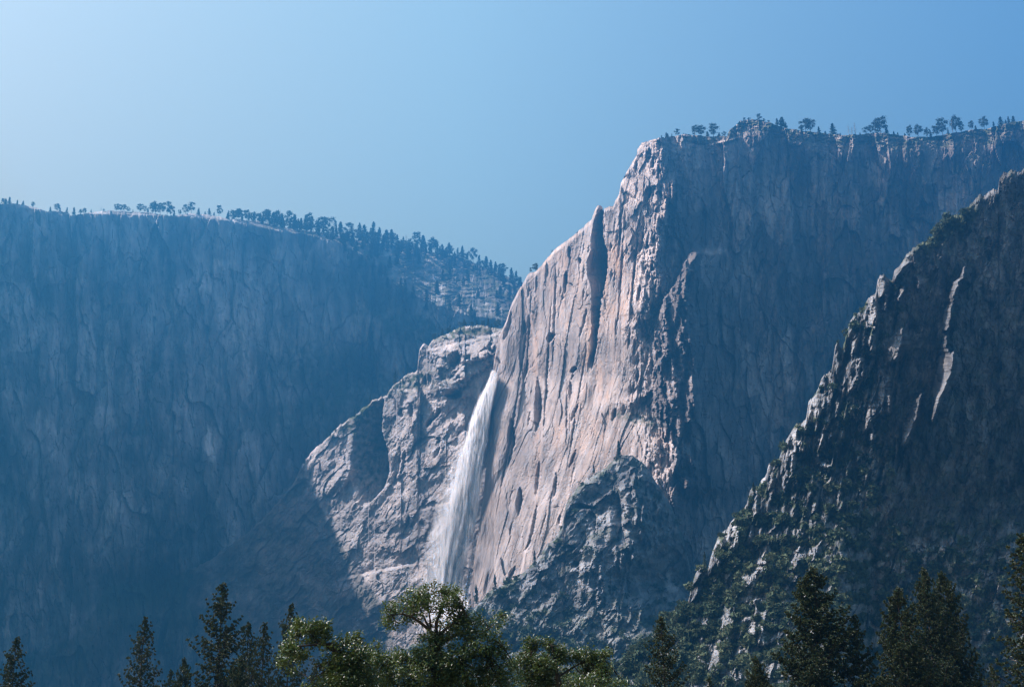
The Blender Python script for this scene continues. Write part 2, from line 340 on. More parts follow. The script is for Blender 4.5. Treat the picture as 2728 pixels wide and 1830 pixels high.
def B_depth(U, V, d):
    Y = 2470 - .53 * (U - 1020) - .12 * (V - 1100) * .66
    lo = sst(V, 1000, 1130)
    Y = slot(Y, U, V, [(1050, 996, 1040), (1100, 958, 1024), (1150, 942, 1018), (1200, 936, 1032), (1260, 928, 1040), (1300, 930, 1034), (1350, 945, 990)], 1.75, None, .4)
    # grain of the slabs, leaning up to the right
    g = (U * .80 + V * .60); h = (V * .80 - U * .60)
    f1, e1 = facet(g / 34., h / 80., 311, 1.3); f2, e2 = facet(g / 13., h / 34., 312, 1.4); f3, e3 = facet(g / 5.5, h / 13., 313, 1.3)
    f4, e4 = facet(U / 20., V / 26., 314, 1.3)
    Y = Y + lo * (7 * f1 + 3.2 * f2) + 1.5 * f3 + (1 - lo) * 8 * f4 + 1.2 * lo * (1 - sst(e2, 0, .08)) + .7 * fbm(U / 6., V / 7., 3, 64, .6)
    Y = Y + 9 * fbm(U / 60., V / 80., 3, 65)
    Y = blob(Y, U, V, 1200, 1030, 30, 22, 26, -.3); Y = blob(Y, U, V, 1238, 1050, 16, 12, 12, -.3); Y = blob(Y, U, V, 1262, 975, 60, 26, 18, -.55)
    Y = blob(Y, U, V, 1270, 938, 48, 24, 20, -.35); Y = blob(Y, U, V, 1188, 955, 36, 26, 14, -.3)
    # bright ledges: the rock steps back over them
    for (pts, a) in (([(1140, 934), (1190, 926), (1225, 916), (1331, 890)], 22), ([(1148, 912), (1200, 900), (1230, 896)], 10), ([(1060, 1042), (1110, 1044)], 22), ([(1110, 1190), (1230, 1106)], 6), ([(1060, 1240), (1180, 1150)], 4),
                     ([(905, 1545), (1000, 1524), (1130, 1500)], 18), ([(1000, 1392), (1200, 1340)], 5), ([(985, 1300), (1060, 1290)], 5)):
        c = cur(pts)(U); inn = (U > pts[0][0] - 4) & (U < pts[-1][0] + 10)
        Y = Y - inn * a * sst(V + 3 * pn(U / 12., V * 0), c - 7, c + 2)* (1 - sst(V, c + 30, c + 200))
    for n in ([(1165, 1162, 1172), (1195, 1158, 1171), (1220, 1150, 1162)], [(1075, 1085, 1098), (1130, 1086, 1100)], [(1060, 1040, 1052), (1110, 1060, 1080)],
              [(1100, 1105, 1120), (1135, 1113, 1124)], [(1120, 1140, 1152), (1135, 1130, 1142)], [(1090, 1150, 1180), (1120, 1137, 1155), (1135, 1130, 1140)],
              [(1040, 1170, 1232), (1060, 1186, 1226)], [(985, 1318, 1330), (1030, 1308, 1324), (1100, 1305, 1322), (1200, 1290, 1312)], [(1190, 1055, 1070), (1280, 1035, 1060)],
              [(1370, 1085, 1092), (1410, 1072, 1084)], [(1200, 1070, 1082), (1260, 1060, 1072)], [(940, 1190, 1226), (975, 1180, 1222)], [(1000, 1125, 1150), (1030, 1120, 1146)]):
        Y = slot(Y, U, V, n, 1.5)
    Y = rib(Y, U, V, [(1195, 860, 872), (1250, 830, 858), (1290, 828, 850)], .6, 1.2)
    Y = rib(Y, U, V, [(1205, 915, 932), (1250, 885, 920), (1290, 850, 890), (1320, 845, 880)], .9, .8)
    Y = rib(Y, U, V, [(1240, 930, 936), (1280, 905, 922), (1310, 895, 905)], 1.0, 1)
    Y = Y + 20 * sst(np.abs(d), 7, 0) ** 2
    return Y
def B_mask(U, V, d, Y):
    veg = .9 * patch(U, V, 960, 1110, 90, 22, -.6) + .8 * patch(U, V, 1090, 1020, 60, 28, -.5) + .95 * sst(V, cur([(1100, 925), (1150, 912), (1225, 903), (1331, 884), (1500, 870)])(U) + 4, cur([(1100, 925), (1150, 912), (1225, 903), (1331, 884), (1500, 870)])(U) - 6) * (U > 1145) + .8 * patch(U, V, 985, 1200, 40, 110) \
        + .4 * patch(U, V, 1160, 1010, 50, 30)  # upright patch in the slot: brush colour that also deepens its shade
    veg = veg * (.7 + .8 * fbm(U / 12., V / 12., 3, 71)) + .3 * sst(fbm(U / 22., V / 22., 4, 72), .45, .8)
    tone = 1.02 + .18 * fbm(U / 30., V / 40., 4, 73) + .3 * facet((U * .80 + V * .60) / 26., (V * .80 - U * .60) / 60., 315)[0] - .25 * cracks((U * .80 + V * .60) / 20., (V * .80 - U * .60) / 70., 316, .06) - .32 * patch(U, V, 1330, 1200, 60, 260, .15) - .25 * patch(U, V, 1090, 1400, 130, 80, -.2)
    wet = np.clip(1 - np.abs((U - (1318 - (V - 1000) * .12)) / 30.), 0, 1) * sst(V, 1000, 1060)
    gx = sst(B_shadow_edge(V) - U, 0, 12)  # left of this edge the cast shadow is also put into the colour
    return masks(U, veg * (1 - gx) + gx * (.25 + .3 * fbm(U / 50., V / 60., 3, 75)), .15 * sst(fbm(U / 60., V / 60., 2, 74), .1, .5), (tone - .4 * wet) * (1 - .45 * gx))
TB = terrain('waterfall_cliff', 100, 1500, 2.0, B_sky, lambda u: 1900 + u * 0, 2.2, B_depth, B_mask, ROCK_FALL, 2.2, back=(20, 60, 120), drop=(3, 12, 40))

# --- the great buttress: pale left face in the sun, right wall in the shade
C_sky = cur([(1255, 1600), (1262, 1500), (1290, 1300), (1306, 1100), (1316, 960), (1330, 893), (1348, 858), (1362, 812), (1380, 775), (1391, 758), (1407, 728), (1427, 722), (1436, 714), (1455, 691), (1478, 663), (1516, 637), (1554, 605), (1576, 583), (1586, 557), (1594, 548), (1603, 549),
             (1608, 564), (1611, 555), (1624, 551), (1634, 551), (1640, 532), (1650, 516), (1654, 487), (1669, 459), (1685, 433), (1697, 412), (1698, 399), (1710, 382), (1739, 372),
             (1755, 369), (1796, 364), (1828, 358), (1892, 364), (1937, 363), (1943, 345), (1956, 337), (1972, 322), (2016, 317), (2048, 326), (2064, 331), (2099, 344), (2172, 353),
             (2242, 360), (2287, 360), (2335, 353), (2376, 357), (2415, 364), (2472, 366), (2536, 356), (2580, 347), (2635, 344), (2657, 334), (2714, 323), (2900, 312), (3200, 300)])
C_crest = vcur([(360, 1762), (408, 1765), (459, 1768), (471, 1788), (510, 1790), (551, 1774), (580, 1780), (615, 1771), (656, 1757), (685, 1740), (726, 1745), (800, 1742), (870, 1706), (900, 1712), (928, 1744), (960, 1746),
                (1018, 1740), (1041, 1732), (1066, 1702), (1089, 1705), (1121, 1752), (1180, 1800), (1300, 1790), (1900, 1700)])
C_smooth = vcur([(300, 1770), (600, 1765), (900, 1745), (1300, 1745), (1900, 1700)])
spurL = vcur([(640, 1856), (669, 1843), (700, 1822), (745, 1804), (800, 1768), (870, 1742), (1060, 1738), (1150, 1755), (1320, 1830)])
spurR = vcur([(640, 1858), (669, 1858), (700, 1853), (760, 1850), (800, 1826), (870, 1838), (1000, 1846), (1130, 1848), (1320, 1866)])
def C_fall(U, V, x):
    F = lambda q: 90 * (1 - np.exp(-np.clip(q, 0, None) / 70.))
    wl = 3 * fbm(V / 12., V * 0 + 2, 3, 171)
    ins = sst(V, 660, 676) * (1 - sst(V, 1290, 1330)) * sst(U, spurL(V) + wl - 2, spurL(V) + wl + 2)
    ins = ins * (1 - sst(U, spurR(V) + 10, spurR(V) + 170)); q = (U - spurR(V) + wl) * .66
    return F(x) * (1 - ins) + ins * (-8 * (1 - sst(q, 0, 40)) + F(q))
D_sky_ = cur([(1285, 1597), (1354, 1552), (1441, 1475), (1498, 1400), (1508, 1343), (1567, 1273), (1652, 1210), (1900, 1210)])
def C_depth(U, V, d):
    x = near_edge(U, V, C_crest, 6 * fbm(U / 24., V / 16., 4, 81, .6), C_smooth) * .66
    Y = 2020 - (V - 915) * .66 * .10 - np.clip(V - 1000, 0, None) * .66 * .22
    left = np.where(x < 0, -x, 0); right = np.where(x > 0, x, 0)
    Y = Y + .80 * left + C_fall(U, V, right) + .36 * right
    # leaning grain of the pale face
    lean = .10 + .17 * sst(V, 900, 1400)
    g = U + (V - 900) * lean
    face = sst(x, 6, -14)
    f1, e1 = facet(g / 60., V / 260., 321, 1.2); f2, e2 = facet(g / 24., V / 130., 322, 1.2); f3, e3 = facet(g / 9., V / 48., 323, 1.3); f4, e4 = facet(g / 4.5, V / 12., 324, 1.2)
    Y = Y + face * (6.5 * f1 + 1.9 * f2 + .7 * f3 + .6 * f4 + .8 * (1 - sst(e2, 0, .06)) + .4 * fbm(U / 6., V / 8., 3, 84, .6) + 10 * fbm(g / 90., V / 200., 2, 85))
    upper = sst(V, 760, 600) * sst(U, 1630, 1680)
    Y = Y + face * upper * (9 * facet(U / 26., V / 40., 325, 1.4)[0])
    near = np.exp(-(np.abs(x) / 34.) ** 2)
    Y = Y + near * (6 * ridge(U / 22., V / 60., 3, 87, .5) + 9 * facet(U / 14., V / 34., 326, 1.4)[0])
    # shaded wall
    sh = 1 - face
    g1, h1 = facet(U / 80., V / 220., 331, 1.3); g2, h2 = facet(U / 28., V / 110., 332, 1.3); g3, h3 = facet(U / 10., V / 36., 333, 1.3)
    Y = Y + sh * (14 * fbm(U / 120., V / 240., 3, 88) + 26 * g1 + 13 * g2 + 5 * g3 + 4 * (1 - sst(h2, 0, .07)) + 1.5 * fbm(U / 6., V / 9., 3, 90, .6))
    # lower left slab set back behind the pale face
    dk = vcur([(640, 1380), (750, 1395), (800, 1403), (896, 1422), (976, 1428), (1057, 1444), (1185, 1443), (1300, 1434), (1450, 1400), (1600, 1380)])(V)
    Y = Y + 12 * sst(U, dk + 4, dk - 3)
    # the big flake and the chimney right of it
    Y = slot(Y, U, V, [(540, 1592, 1607), (600, 1577, 1607), (640, 1571, 1608), (665, 1573, 1616), (695, 1562, 1618), (730, 1562, 1614), (760, 1573, 1610), (800, 1574, 1600), (865, 1575, 1595), (930, 1573, 1588), (985, 1557, 1582)], 3.0, None, .2)
    for n in ([(530, 1652, 1656), (600, 1648, 1656), (665, 1644, 1650), (700, 1640, 1646)], [(500, 1714, 1738), (520, 1712, 1732), (540, 1712, 1724)], [(430, 1690, 1696), (465, 1691, 1698)],
              [(575, 1706, 1722), (640, 1700, 1712), (700, 1694, 1704)], [(455, 1736, 1746), (468, 1738, 1746)],
              [(660, 1510, 1518), (690, 1514, 1520)], [(725, 1502, 1512), (780, 1498, 1508)], [(610, 1536, 1541), (625, 1534, 1540)], [(690, 1538, 1546), (700, 1540, 1548)],
              [(800, 1352, 1364), (860, 1345, 1362), (905, 1332, 1350)], [(860, 1390, 1400), (890, 1384, 1398)], [(1115, 1352, 1368), (1170, 1350, 1372), (1200, 1352, 1366), (1235, 1350, 1358)],
              [(1300, 1376, 1391), (1340, 1374, 1390), (1372, 1374, 1384)], [(1000, 1426, 1438), (1100, 1422, 1444), (1150, 1420, 1434)], [(1020, 1514, 1524), (1065, 1512, 1522)], [(1080, 1530, 1540), (1120, 1518, 1526)],
              
              [(940, 1694, 1704), (975, 1690, 1700)], [(1000, 1690, 1698), (1015, 1688, 1698)], [(1090, 1632, 1644), (1120, 1626, 1634)], [(1200, 1528, 1536), (1245, 1510, 1520)], [(1260, 1476, 1484), (1320, 1470, 1480)],
              [(1340, 1422, 1434), (1420, 1410, 1420), (1470, 1394, 1402)], [(1375, 1486, 1492), (1392, 1484, 1490)], [(1440, 1408, 1416), (1465, 1392, 1400)], [(1510, 1366, 1374), (1538, 1352, 1360)],
              [(1530, 1296, 1304), (1580, 1284, 1292)], [(1230, 1430, 1441), (1320, 1420, 1434)], [(825, 1556, 1566), (900, 1540, 1546)], [(980, 1520, 1536), (990, 1516, 1530)], [(890, 1456, 1476), (910, 1452, 1470)],
              [(960, 1400, 1408), (1010, 1392, 1400)]):
        Y = slot(Y, U, V, n, 1.9)
    onface = lambda u, v: u < C_crest(v) - 12 and v > C_sky(u) + 30 and v < D_sky_(u) + 10
    for n in scatter_nodes(205, 11, lambda u, v: u < C_crest(v) - 30 and v > C_sky(u) + 130 and v < D_sky_(u) - 100, 1340, 1720, 560, 1400, (180, 420), (4, 7), lambda u, v: .06 + .2 * sst(v, 900, 1350)): Y = slot(Y, U, V, n, 2.0)
    for n in scatter_nodes(204, 70, lambda u, v: spurL(v) < u < spurR(v) + 4 and v > 680, 1740, 1880, 680, 1330, (24, 110), (7, 18), lambda u, v: -.02): Y = rib(Y, U, V, n, 1.7, .5, None, .4, 20)
    for n in scatter_nodes(201, 42, onface, 1320, 1780, 420, 1560, (12, 70), (2, 5.5), lambda u, v: .08 + .2 * sst(v, 900, 1350)): Y = slot(Y, U, V, n, 1.7)
    for n in scatter_nodes(202, 40, lambda u, v: onface(u, v) and v < 800, 1380, 1780, 420, 800, (16, 50), (3, 8), lambda u, v: .1): Y = slot(Y, U, V, n, 1.6)
    for n in scatter_nodes(203, 60, lambda u, v: C_crest(v) - 60 < u < C_crest(v) + 14 and v > 400, 1640, 1820, 400, 1100, (18, 70), (6, 16), lambda u, v: .1): Y = slot(Y, U, V, n, 1.5)
    # pillars standing out of the shaded side
    for n, s in (([(668, 1846, 1858), (682, 1836, 1856), (700, 1826, 1838), (722, 1820, 1832), (745, 1806, 1818), (780, 1794, 1808)], 1.4), ([(705, 1842, 1850), (735, 1838, 1852), (770, 1838, 1844)], 1.3),
                 ([(790, 1772, 1800), (830, 1774, 1802), (860, 1770, 1796), (885, 1768, 1780)], 1.2), ([(838, 1748, 1766), (870, 1750, 1770), (910, 1746, 1760)], 1.2), ([(812, 1806, 1818), (870, 1803, 1820), (890, 1812, 1838), (1000, 1818, 1840), (1025, 1815, 1845), (1085, 1812, 1850), (1130, 1800, 1842), (1165, 1775, 1830)], 1.15),
                 ([(950, 1772, 1786), (1010, 1768, 1784), (1050, 1768, 1792), (1100, 1764, 1800), (1150, 1768, 1828)], 1.1), ([(950, 1792, 1800), (1012, 1800, 1808)], 1.3), ([(1078, 1872, 1882), (1110, 1870, 1886)], 1.4),
                 ([(1190, 1815, 1830), (1215, 1814, 1838), (1240, 1832, 1852), (1275, 1844, 1860), (1310, 1846, 1856)], 1.2), ([(1250, 1770, 1782), (1285, 1778, 1786)], 1.3), ([(480, 1784, 1792), (540, 1776, 1788)], 1.0),
                 ([(370, 1940, 1962), (385, 1886, 1900), (410, 1884, 1908)], .9), ([(340, 1938, 1944), (365, 1936, 1942)], 1.2), ([(555, 1832, 1836), (580, 1838, 1844)], .8), ([(640, 1808, 1812), (655, 1810, 1814)], .8)):
        Y = rib(Y, U, V, n, s * 1.35, .7)
    # broken sunlit rim
    rim = sst(d, 60, 10) * sst(U, 1740, 1800)
    Y = Y + rim * (60 - d) * .5 * (.45 + .55 * pn(U / 60., V / 60., 95)) + rim * 5 * ridge(U / 22., V / 9., 4, 96)
    edge = sst(U, 1690, 1640) * sst(V, 1400, 1100)
    Y = Y + (3 + 5 * edge) * np.exp(-(d / 6.) ** 2)
    Y = Y + 40 * sst(U, 1330, 1262) * sst(V, 900, 960)* .6
    return Y
def C_mask(U, V, d, Y):
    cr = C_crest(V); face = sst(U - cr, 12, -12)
    lean = .10 + .17 * sst(V, 900, 1400); g = U + (V - 900) * lean
    stain = face * (.75 * patch(U, V, 1570, 900, 22, 90, .05) + .8 * patch(U, V, 1645, 760, 50, 110) + .5 * patch(U, V, 1420, 900, 12, 120) + .55 * patch(U, V, 1600, 1010, 40, 60) + .5 * patch(U, V, 1560, 1160, 90, 90)
                    + .5 * patch(U, V, 1433, 1220, 10, 70) + .5 * patch(U, V, 1500, 750, 50, 120) + .2) * (.55 + .8 * fbm(g / 14., V / 90., 3, 101))
    slabL = sst(U, vcur([(640, 1380), (800, 1403), (976, 1428), (1185, 1443), (1300, 1434), (1600, 1380)])(V) + 3, vcur([(640, 1380), (800, 1403), (976, 1428), (1185, 1443), (1300, 1434), (1600, 1380)])(V) - 3)
    tone = 1.05 + .16 * fbm(g / 18., V / 120., 4, 102) + .2 * fbm(U / 90., V / 90., 3, 103) - .08 * slabL * sst(V, 1420, 1250) + .12 * patch(U, V, 1540, 1150, 60, 200, .4)
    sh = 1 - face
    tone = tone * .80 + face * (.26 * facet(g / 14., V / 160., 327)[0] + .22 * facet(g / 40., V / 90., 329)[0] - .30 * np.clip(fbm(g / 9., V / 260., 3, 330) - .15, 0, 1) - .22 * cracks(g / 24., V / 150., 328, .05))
    tone = tone * (1 - .60 * sh) + sh * (.42 * facet(U / 50., V / 140., 334)[0] + .26 * facet(U / 13., V / 80., 335)[0] - .16 * cracks(U / 40., V / 100., 336, .05) + .20 * fbm(U / 70., V / 130., 4, 104) + .15 * fbm(U / 14., V / 90., 3, 106))  # shaded side: the rock colour itself is lowered to deepen the shade
    tone = tone + sh * (.5 * patch(U, V, 2330, 460, 16, 36, -.5, .3) + .3 * patch(U, V, 2350, 490, 20, 30, -.5) + .3 * patch(U, V, 1900, 470, 70, 60) + .25 * patch(U, V, 2080, 560, 30, 80) + .3 * patch(U, V, 2060, 1000, 60, 140)
                        + .2 * patch(U, V, 1960, 640, 60, 160) + .2 * patch(U, V, 2370, 590, 40, 30) - .15 * patch(U, V, 2250, 800, 120, 200))
    rim = sst(d, 55, 5) * sst(U, 1790, 1860)
    veg = rim * np.clip(.6 + 1.0 * fbm(U / 26., V / 10., 4, 105), 0, .95) + sh * np.clip(.15 + .5 * fbm(U / 40., V / 40., 4, 107), 0, .6) * sst(U, 1950, 2300)
    veg = veg + .7 * patch(U, V, 1700, 1115, 60, 16, .2) * (.6 + fbm(U / 9., V / 9., 3, 108)) + .8 * patch(U, V, 1740, 840, 14, 40) * (.6 + fbm(U / 9., V / 9., 3, 109))
    return masks(U, veg, stain, np.clip(tone, .25, 2) + .35 * rim * sst(fbm(U / 18., V / 8., 3, 110), .0, .3))
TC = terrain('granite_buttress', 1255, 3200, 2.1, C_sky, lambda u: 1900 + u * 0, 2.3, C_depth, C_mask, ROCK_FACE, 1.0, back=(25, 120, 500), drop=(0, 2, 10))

# --- the grey spur below the buttress
D_sky = cur([(980, 1840), (1040, 1760), (1100, 1715), (1180, 1690), (1230, 1650), (1285, 1597), (1303, 1572), (1354, 1552), (1380, 1531), (1400, 1518), (1418, 1500), (1441, 1475), (1457, 1449), (1482, 1426), (1498, 1400), (1505, 1357), (1508, 1343), (1534, 1303),
             (1567, 1273), (1611, 1248), (1636, 1226), (1652, 1210), (1686, 1214), (1720, 1240), (1752, 1290), (1790, 1352), (1822, 1440), (1838, 1510), (1840, 1570), (1900, 1640), (2100, 1760)])
D_crest = vcur([(1200, 1668), (1328, 1694), (1440, 1700), (1472, 1640), (1495, 1580), (1540, 1566), (1580, 1580), (1610, 1600), (1640, 1650), (1700, 1735), (1760, 1730), (1860, 1640), (2000, 1600)])
def D_depth(U, V, d):
    x = near_edge(U, V, D_crest, 7 * fbm(U / 24., V / 14., 3, 121), vcur([(1200, 1680), (1450, 1670), (1550, 1580), (1700, 1700), (2000, 1640)])) * .6
    x = x - 0
    Y = 1840 - (V - 1300) * .55 * .62
    Y = Y + np.where(x < 0, -.02 * -x, 0) + np.where(x > 0, 1.15 * np.minimum(x, 130), 0)
    g = U * .75 + V * .66; h = V * .75 - U * .66
    Y = Y + 9 * facet(g / 40., h / 70., 341, 1.4)[0] + 5 * facet(g / 15., h / 26., 342, 1.4)[0] + 2 * facet(U / 6., V / 8., 343, 1.4)[0] + 9 * fbm(U / 60., V / 60., 3, 123, .5) + .8 * fbm(U / 6., V / 6., 3, 124, .6)
    for n, s in (([(1255, 1646, 1664), (1330, 1650, 1668), (1400, 1654, 1672), (1450, 1662, 1684)], .9), ([(1325, 1678, 1690), (1370, 1688, 1694)], 1.1), ([(1435, 1660, 1686), (1470, 1664, 1690), (1490, 1670, 1700)], 1.0),
                 ([(1340, 1600, 1626), (1400, 1590, 1626), (1445, 1610, 1626)], .5), ([(1500, 1690, 1696), (1525, 1694, 1700)], 1.2), ([(1540, 1588, 1600), (1580, 1590, 1602)], .9), ([(1500, 1540, 1560), (1550, 1544, 1556)], .8)):
        Y = rib(Y, U, V, n, s, 1.2)
    for n in ([(1365, 1560, 1586), (1420, 1576, 1588)], [(1455, 1496, 1530), (1468, 1500, 1528)], [(1345, 1512, 1560), (1352, 1514, 1590)], [(1500, 1518, 1545), (1510, 1514, 1536)], [(1250, 1630, 1642), (1328, 1624, 1650), (1449, 1624, 1664)], [(1415, 1545, 1566), (1470, 1530, 1552)]):
        Y = slot(Y, U, V, n, .9)
    for n in scatter_nodes(211, 110, lambda u, v: D_crest(v) - 5 < u < D_crest(v) + 110 and v > D_sky(u) + 8, 1500, 1830, 1230, 1640, (20, 80), (5, 12), lambda u, v: .08): Y = rib(Y, U, V, n, 1.6, .6, None, .5, 9)
    for n in scatter_nodes(212, 110, lambda u, v: u < D_crest(v) and v > D_sky(u) + 8, 1250, 1720, 1230, 1830, (12, 50), (4, 10), lambda u, v: .7): Y = slot(Y, U, V, n, 1.0)
    Y = Y + 14 * np.exp(-(d / 7.) ** 2)
    return Y
def D_mask(U, V, d, Y):
    veg = .5 * sst(fbm(U / 40. + V / 60., V / 26., 4, 131), .05, .5) + .6 * sst(d, 34, 5) * sst(fbm(U / 20., V / 20., 3, 132), -.2, .3) + .35 * sst(V, 1560, 1660)
    tone = 1.0 + .3 * fbm(U / 50., V / 40., 4, 133) + .5 * facet(U / 16., V / 22., 344)[0]
    return masks(U, np.clip(veg, 0, .92), .0, tone)
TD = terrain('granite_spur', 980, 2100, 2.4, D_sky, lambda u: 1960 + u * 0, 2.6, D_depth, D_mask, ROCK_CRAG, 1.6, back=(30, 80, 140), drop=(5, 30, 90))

# --- the near ridge of broken rock and shrubs on the right
E_sky = cur([(1560, 1850), (1600, 1800), (1660, 1760), (1690, 1725), (1735, 1700), (1767, 1637), (1790, 1632), (1801, 1619), (1828, 1613), (1837, 1590), (1839, 1559), (1851, 1531), (1864, 1509), (1885, 1512), (1898, 1467), (1913, 1431), (1936, 1405),
             (1952, 1380), (1964, 1376), (1990, 1341), (1998, 1303), (2023, 1292), (2041, 1259), (2049, 1236), (2070, 1226), (2090, 1181), (2119, 1136), (2148, 1111), (2154, 1072), (2174, 1046), (2190, 1005), (2215, 982), (2219, 963), (2225, 918), (2231, 909),
             (2240, 930), (2251, 905), (2254, 886), (2267, 854), (2299, 822), (2315, 793), (2334, 780), (2338, 745), (2344, 733), (2354, 732), (2374, 750), (2383, 720), (2415, 682), (2431, 659), (2472, 642), (2480, 632), (2491, 608), (2517, 582), (2542, 577), (2574, 554),
             (2603, 530), (2609, 519), (2619, 522), (2638, 513), (2659, 500), (2663, 471), (2672, 459), (2714, 455), (2800, 440), (3000, 380), (3300, 340)])
def z7(l):   # nodes read off an enlarged crop: (y, xl, xr)
    return [(700 + y * .3208, 1978 + a * .3208, 1978 + b * .3208) for y, a, b in l]
def z8(l):
    return [(1200 + y * .2566, 1600 + a * .2566, 1600 + b * .2566) for y, a, b in l]
def z5(l):
    return [(1480 + y * .2246, 1700 + a * .2246, 1700 + b * .2246) for y, a, b in l]
E_ribs = [z7([(40, 1832, 1846), (120, 1800, 1830), (160, 1745, 1785), (180, 1735, 1785), (250, 1720, 1762), (355, 1705, 1755)]), z7([(360, 1685, 1735), (450, 1668, 1725), (560, 1650, 1705)]),
          z7([(590, 1648, 1700), (700, 1642, 1700), (800, 1632, 1745), (900, 1612, 1730), (1000, 1598, 1692), (1100, 1588, 1645), (1170, 1575, 1622), (1240, 1560, 1602), (1340, 1548, 1572)]), z7([(710, 1735, 1756), (880, 1715, 1736)]),
          z7([(1060, 1440, 1490), (1150, 1420, 1472), (1250, 1390, 1445), (1350, 1358, 1412), (1450, 1322, 1372), (1540, 1310, 1335)]), z7([(540, 1300, 1330), (620, 1230, 1322), (720, 1180, 1300), (825, 1165, 1278)]),
          z7([(875, 1120, 1140), (960, 1095, 1190), (1050, 1075, 1180), (1150, 1055, 1165), (1240, 1030, 1150), (1320, 985, 1060), (1415, 970, 1015)]), z7([(1110, 1195, 1224), (1250, 1180, 1215)]), z7([(100, 1128, 1168), (200, 1120, 1180), (280, 1108, 1160)]),
          z7([(285, 1050, 1120), (400, 1022, 1110), (500, 1002, 1090), (540, 1005, 1080)]), z7([(270, 1165, 1195), (390, 1155, 1185)]), z7([(430, 1100, 1118), (545, 1092, 1106)]), z7([(540, 865, 900), (600, 885, 925), (700, 872, 905)]), z7([(660, 910, 950), (750, 870, 905), (800, 850, 960), (900, 832, 955), (1000, 805, 930), (1125, 800, 858)]),
          z7([(680, 762, 776), (800, 748, 792), (870, 738, 800)]), z7([(900, 680, 720), (970, 658, 672), (1070, 660, 684)]), z7([(1080, 615, 688), (1150, 565, 684), (1250, 535, 640), (1320, 500, 590)]), z7([(1120, 695, 722), (1280, 685, 715), (1340, 690, 712)]), z7([(1340, 632, 668), (1450, 628, 690), (1560, 632, 660)]),
          z7([(1380, 440, 455), (1450, 395, 440), (1510, 355, 490), (1570, 345, 495)]), z7([(120, 1410, 1462), (205, 1432, 1465)]), z7([(1400, 1105, 1130), (1500, 1080, 1132)]), z7([(1430, 1045, 1080), (1460, 1050, 1080)]), z7([(0, 1325, 1390), (50, 1260, 1320), (150, 1242, 1262)]),
          z7([(200, 1300, 1350), (310, 1278, 1290)]), z7([(850, 985, 1000), (930, 985, 1000)]), z8([(0, 1890, 2000), (150, 1840, 1990), (280, 1840, 1990), (420, 1960, 2006)]), z8([(100, 1790, 1815), (220, 1780, 1796)]), z8([(0, 2085, 2130), (75, 2070, 2110)]), z8([(90, 2215, 2240), (160, 2215, 2338), (200, 2290, 2338)]),
          z8([(135, 1742, 1756), (250, 1712, 1756), (300, 1700, 1730)]), z8([(260, 1745, 1785), (400, 1732, 1775), (510, 1738, 1764)]), z8([(450, 1530, 1546), (560, 1515, 1530), (610, 1475, 1520), (680, 1430, 1470)]), z8([(480, 1600, 1615), (600, 1575, 1612), (665, 1572, 1592)]),
          z8([(710, 1360, 1382), (800, 1320, 1338)]), z8([(790, 1320, 1432), (900, 1345, 1430), (1020, 1340, 1410)]), z8([(880, 1290, 1330), (1030, 1256, 1290)]), z8([(930, 1210, 1245), (1050, 1150, 1180), (1240, 1110, 1150)]), z8([(1080, 1150, 1220), (1260, 1120, 1185)]), z8([(700, 1780, 1796), (800, 1780, 1810), (860, 1715, 1740)]),
          z8([(1210, 1015, 1040), (1330, 985, 1010), (1400, 930, 955)]), z8([(1430, 960, 1005), (1545, 920, 980)]), z8([(1000, 1690, 1740), (1100, 1650, 1750), (1170, 1565, 1740)]), z8([(1185, 1690, 1780), (1230, 1590, 1700), (1275, 1650, 1740)]), z8([(1290, 1190, 1215), (1350, 1150, 1180)]), z8([(1330, 1530, 1575), (1400, 1470, 1520)]),
          z8([(1000, 2030, 2080), (1130, 1975, 2060), (1230, 1955, 1990)]), z8([(930, 2290, 2300), (1000, 2200, 2250), (1140, 2180, 2200)]), z8([(1130, 2020, 2035), (1250, 1990, 2005)]), z5([(840, 1440, 1470), (980, 1420, 1480), (1060, 1400, 1505)]), z5([(1070, 960, 1018), (1150, 860, 990), (1250, 825, 945), (1350, 815, 925), (1450, 800, 850), (1559, 780, 830)]),
          z5([(680, 1370, 1405), (740, 1260, 1345), (860, 1280, 1300)]), z5([(800, 1340, 1400), (920, 1270, 1385)]), z5([(900, 1195, 1225), (1000, 1172, 1190)]), z5([(1080, 1035, 1060), (1200, 1040, 1062)]), z5([(1080, 1180, 1215), (1180, 1110, 1180), (1230, 1120, 1160)]), z5([(1100, 1310, 1355), (1250, 1280, 1325), (1380, 1280, 1300)]),
          z5([(1300, 1125, 1140), (1420, 1130, 1150)]), z5([(1380, 1180, 1195), (1440, 1200, 1220)]), z5([(660, 1495, 1512), (750, 1488, 1500)]), z5([(950, 1580, 1610), (1010, 1560, 1600)]), z5([(380, 690, 705), (460, 650, 690), (580, 580, 600)]),
          z5([(150, 720, 745), (290, 690, 712)]), z5([(30, 850, 900), (200, 830, 870)])]
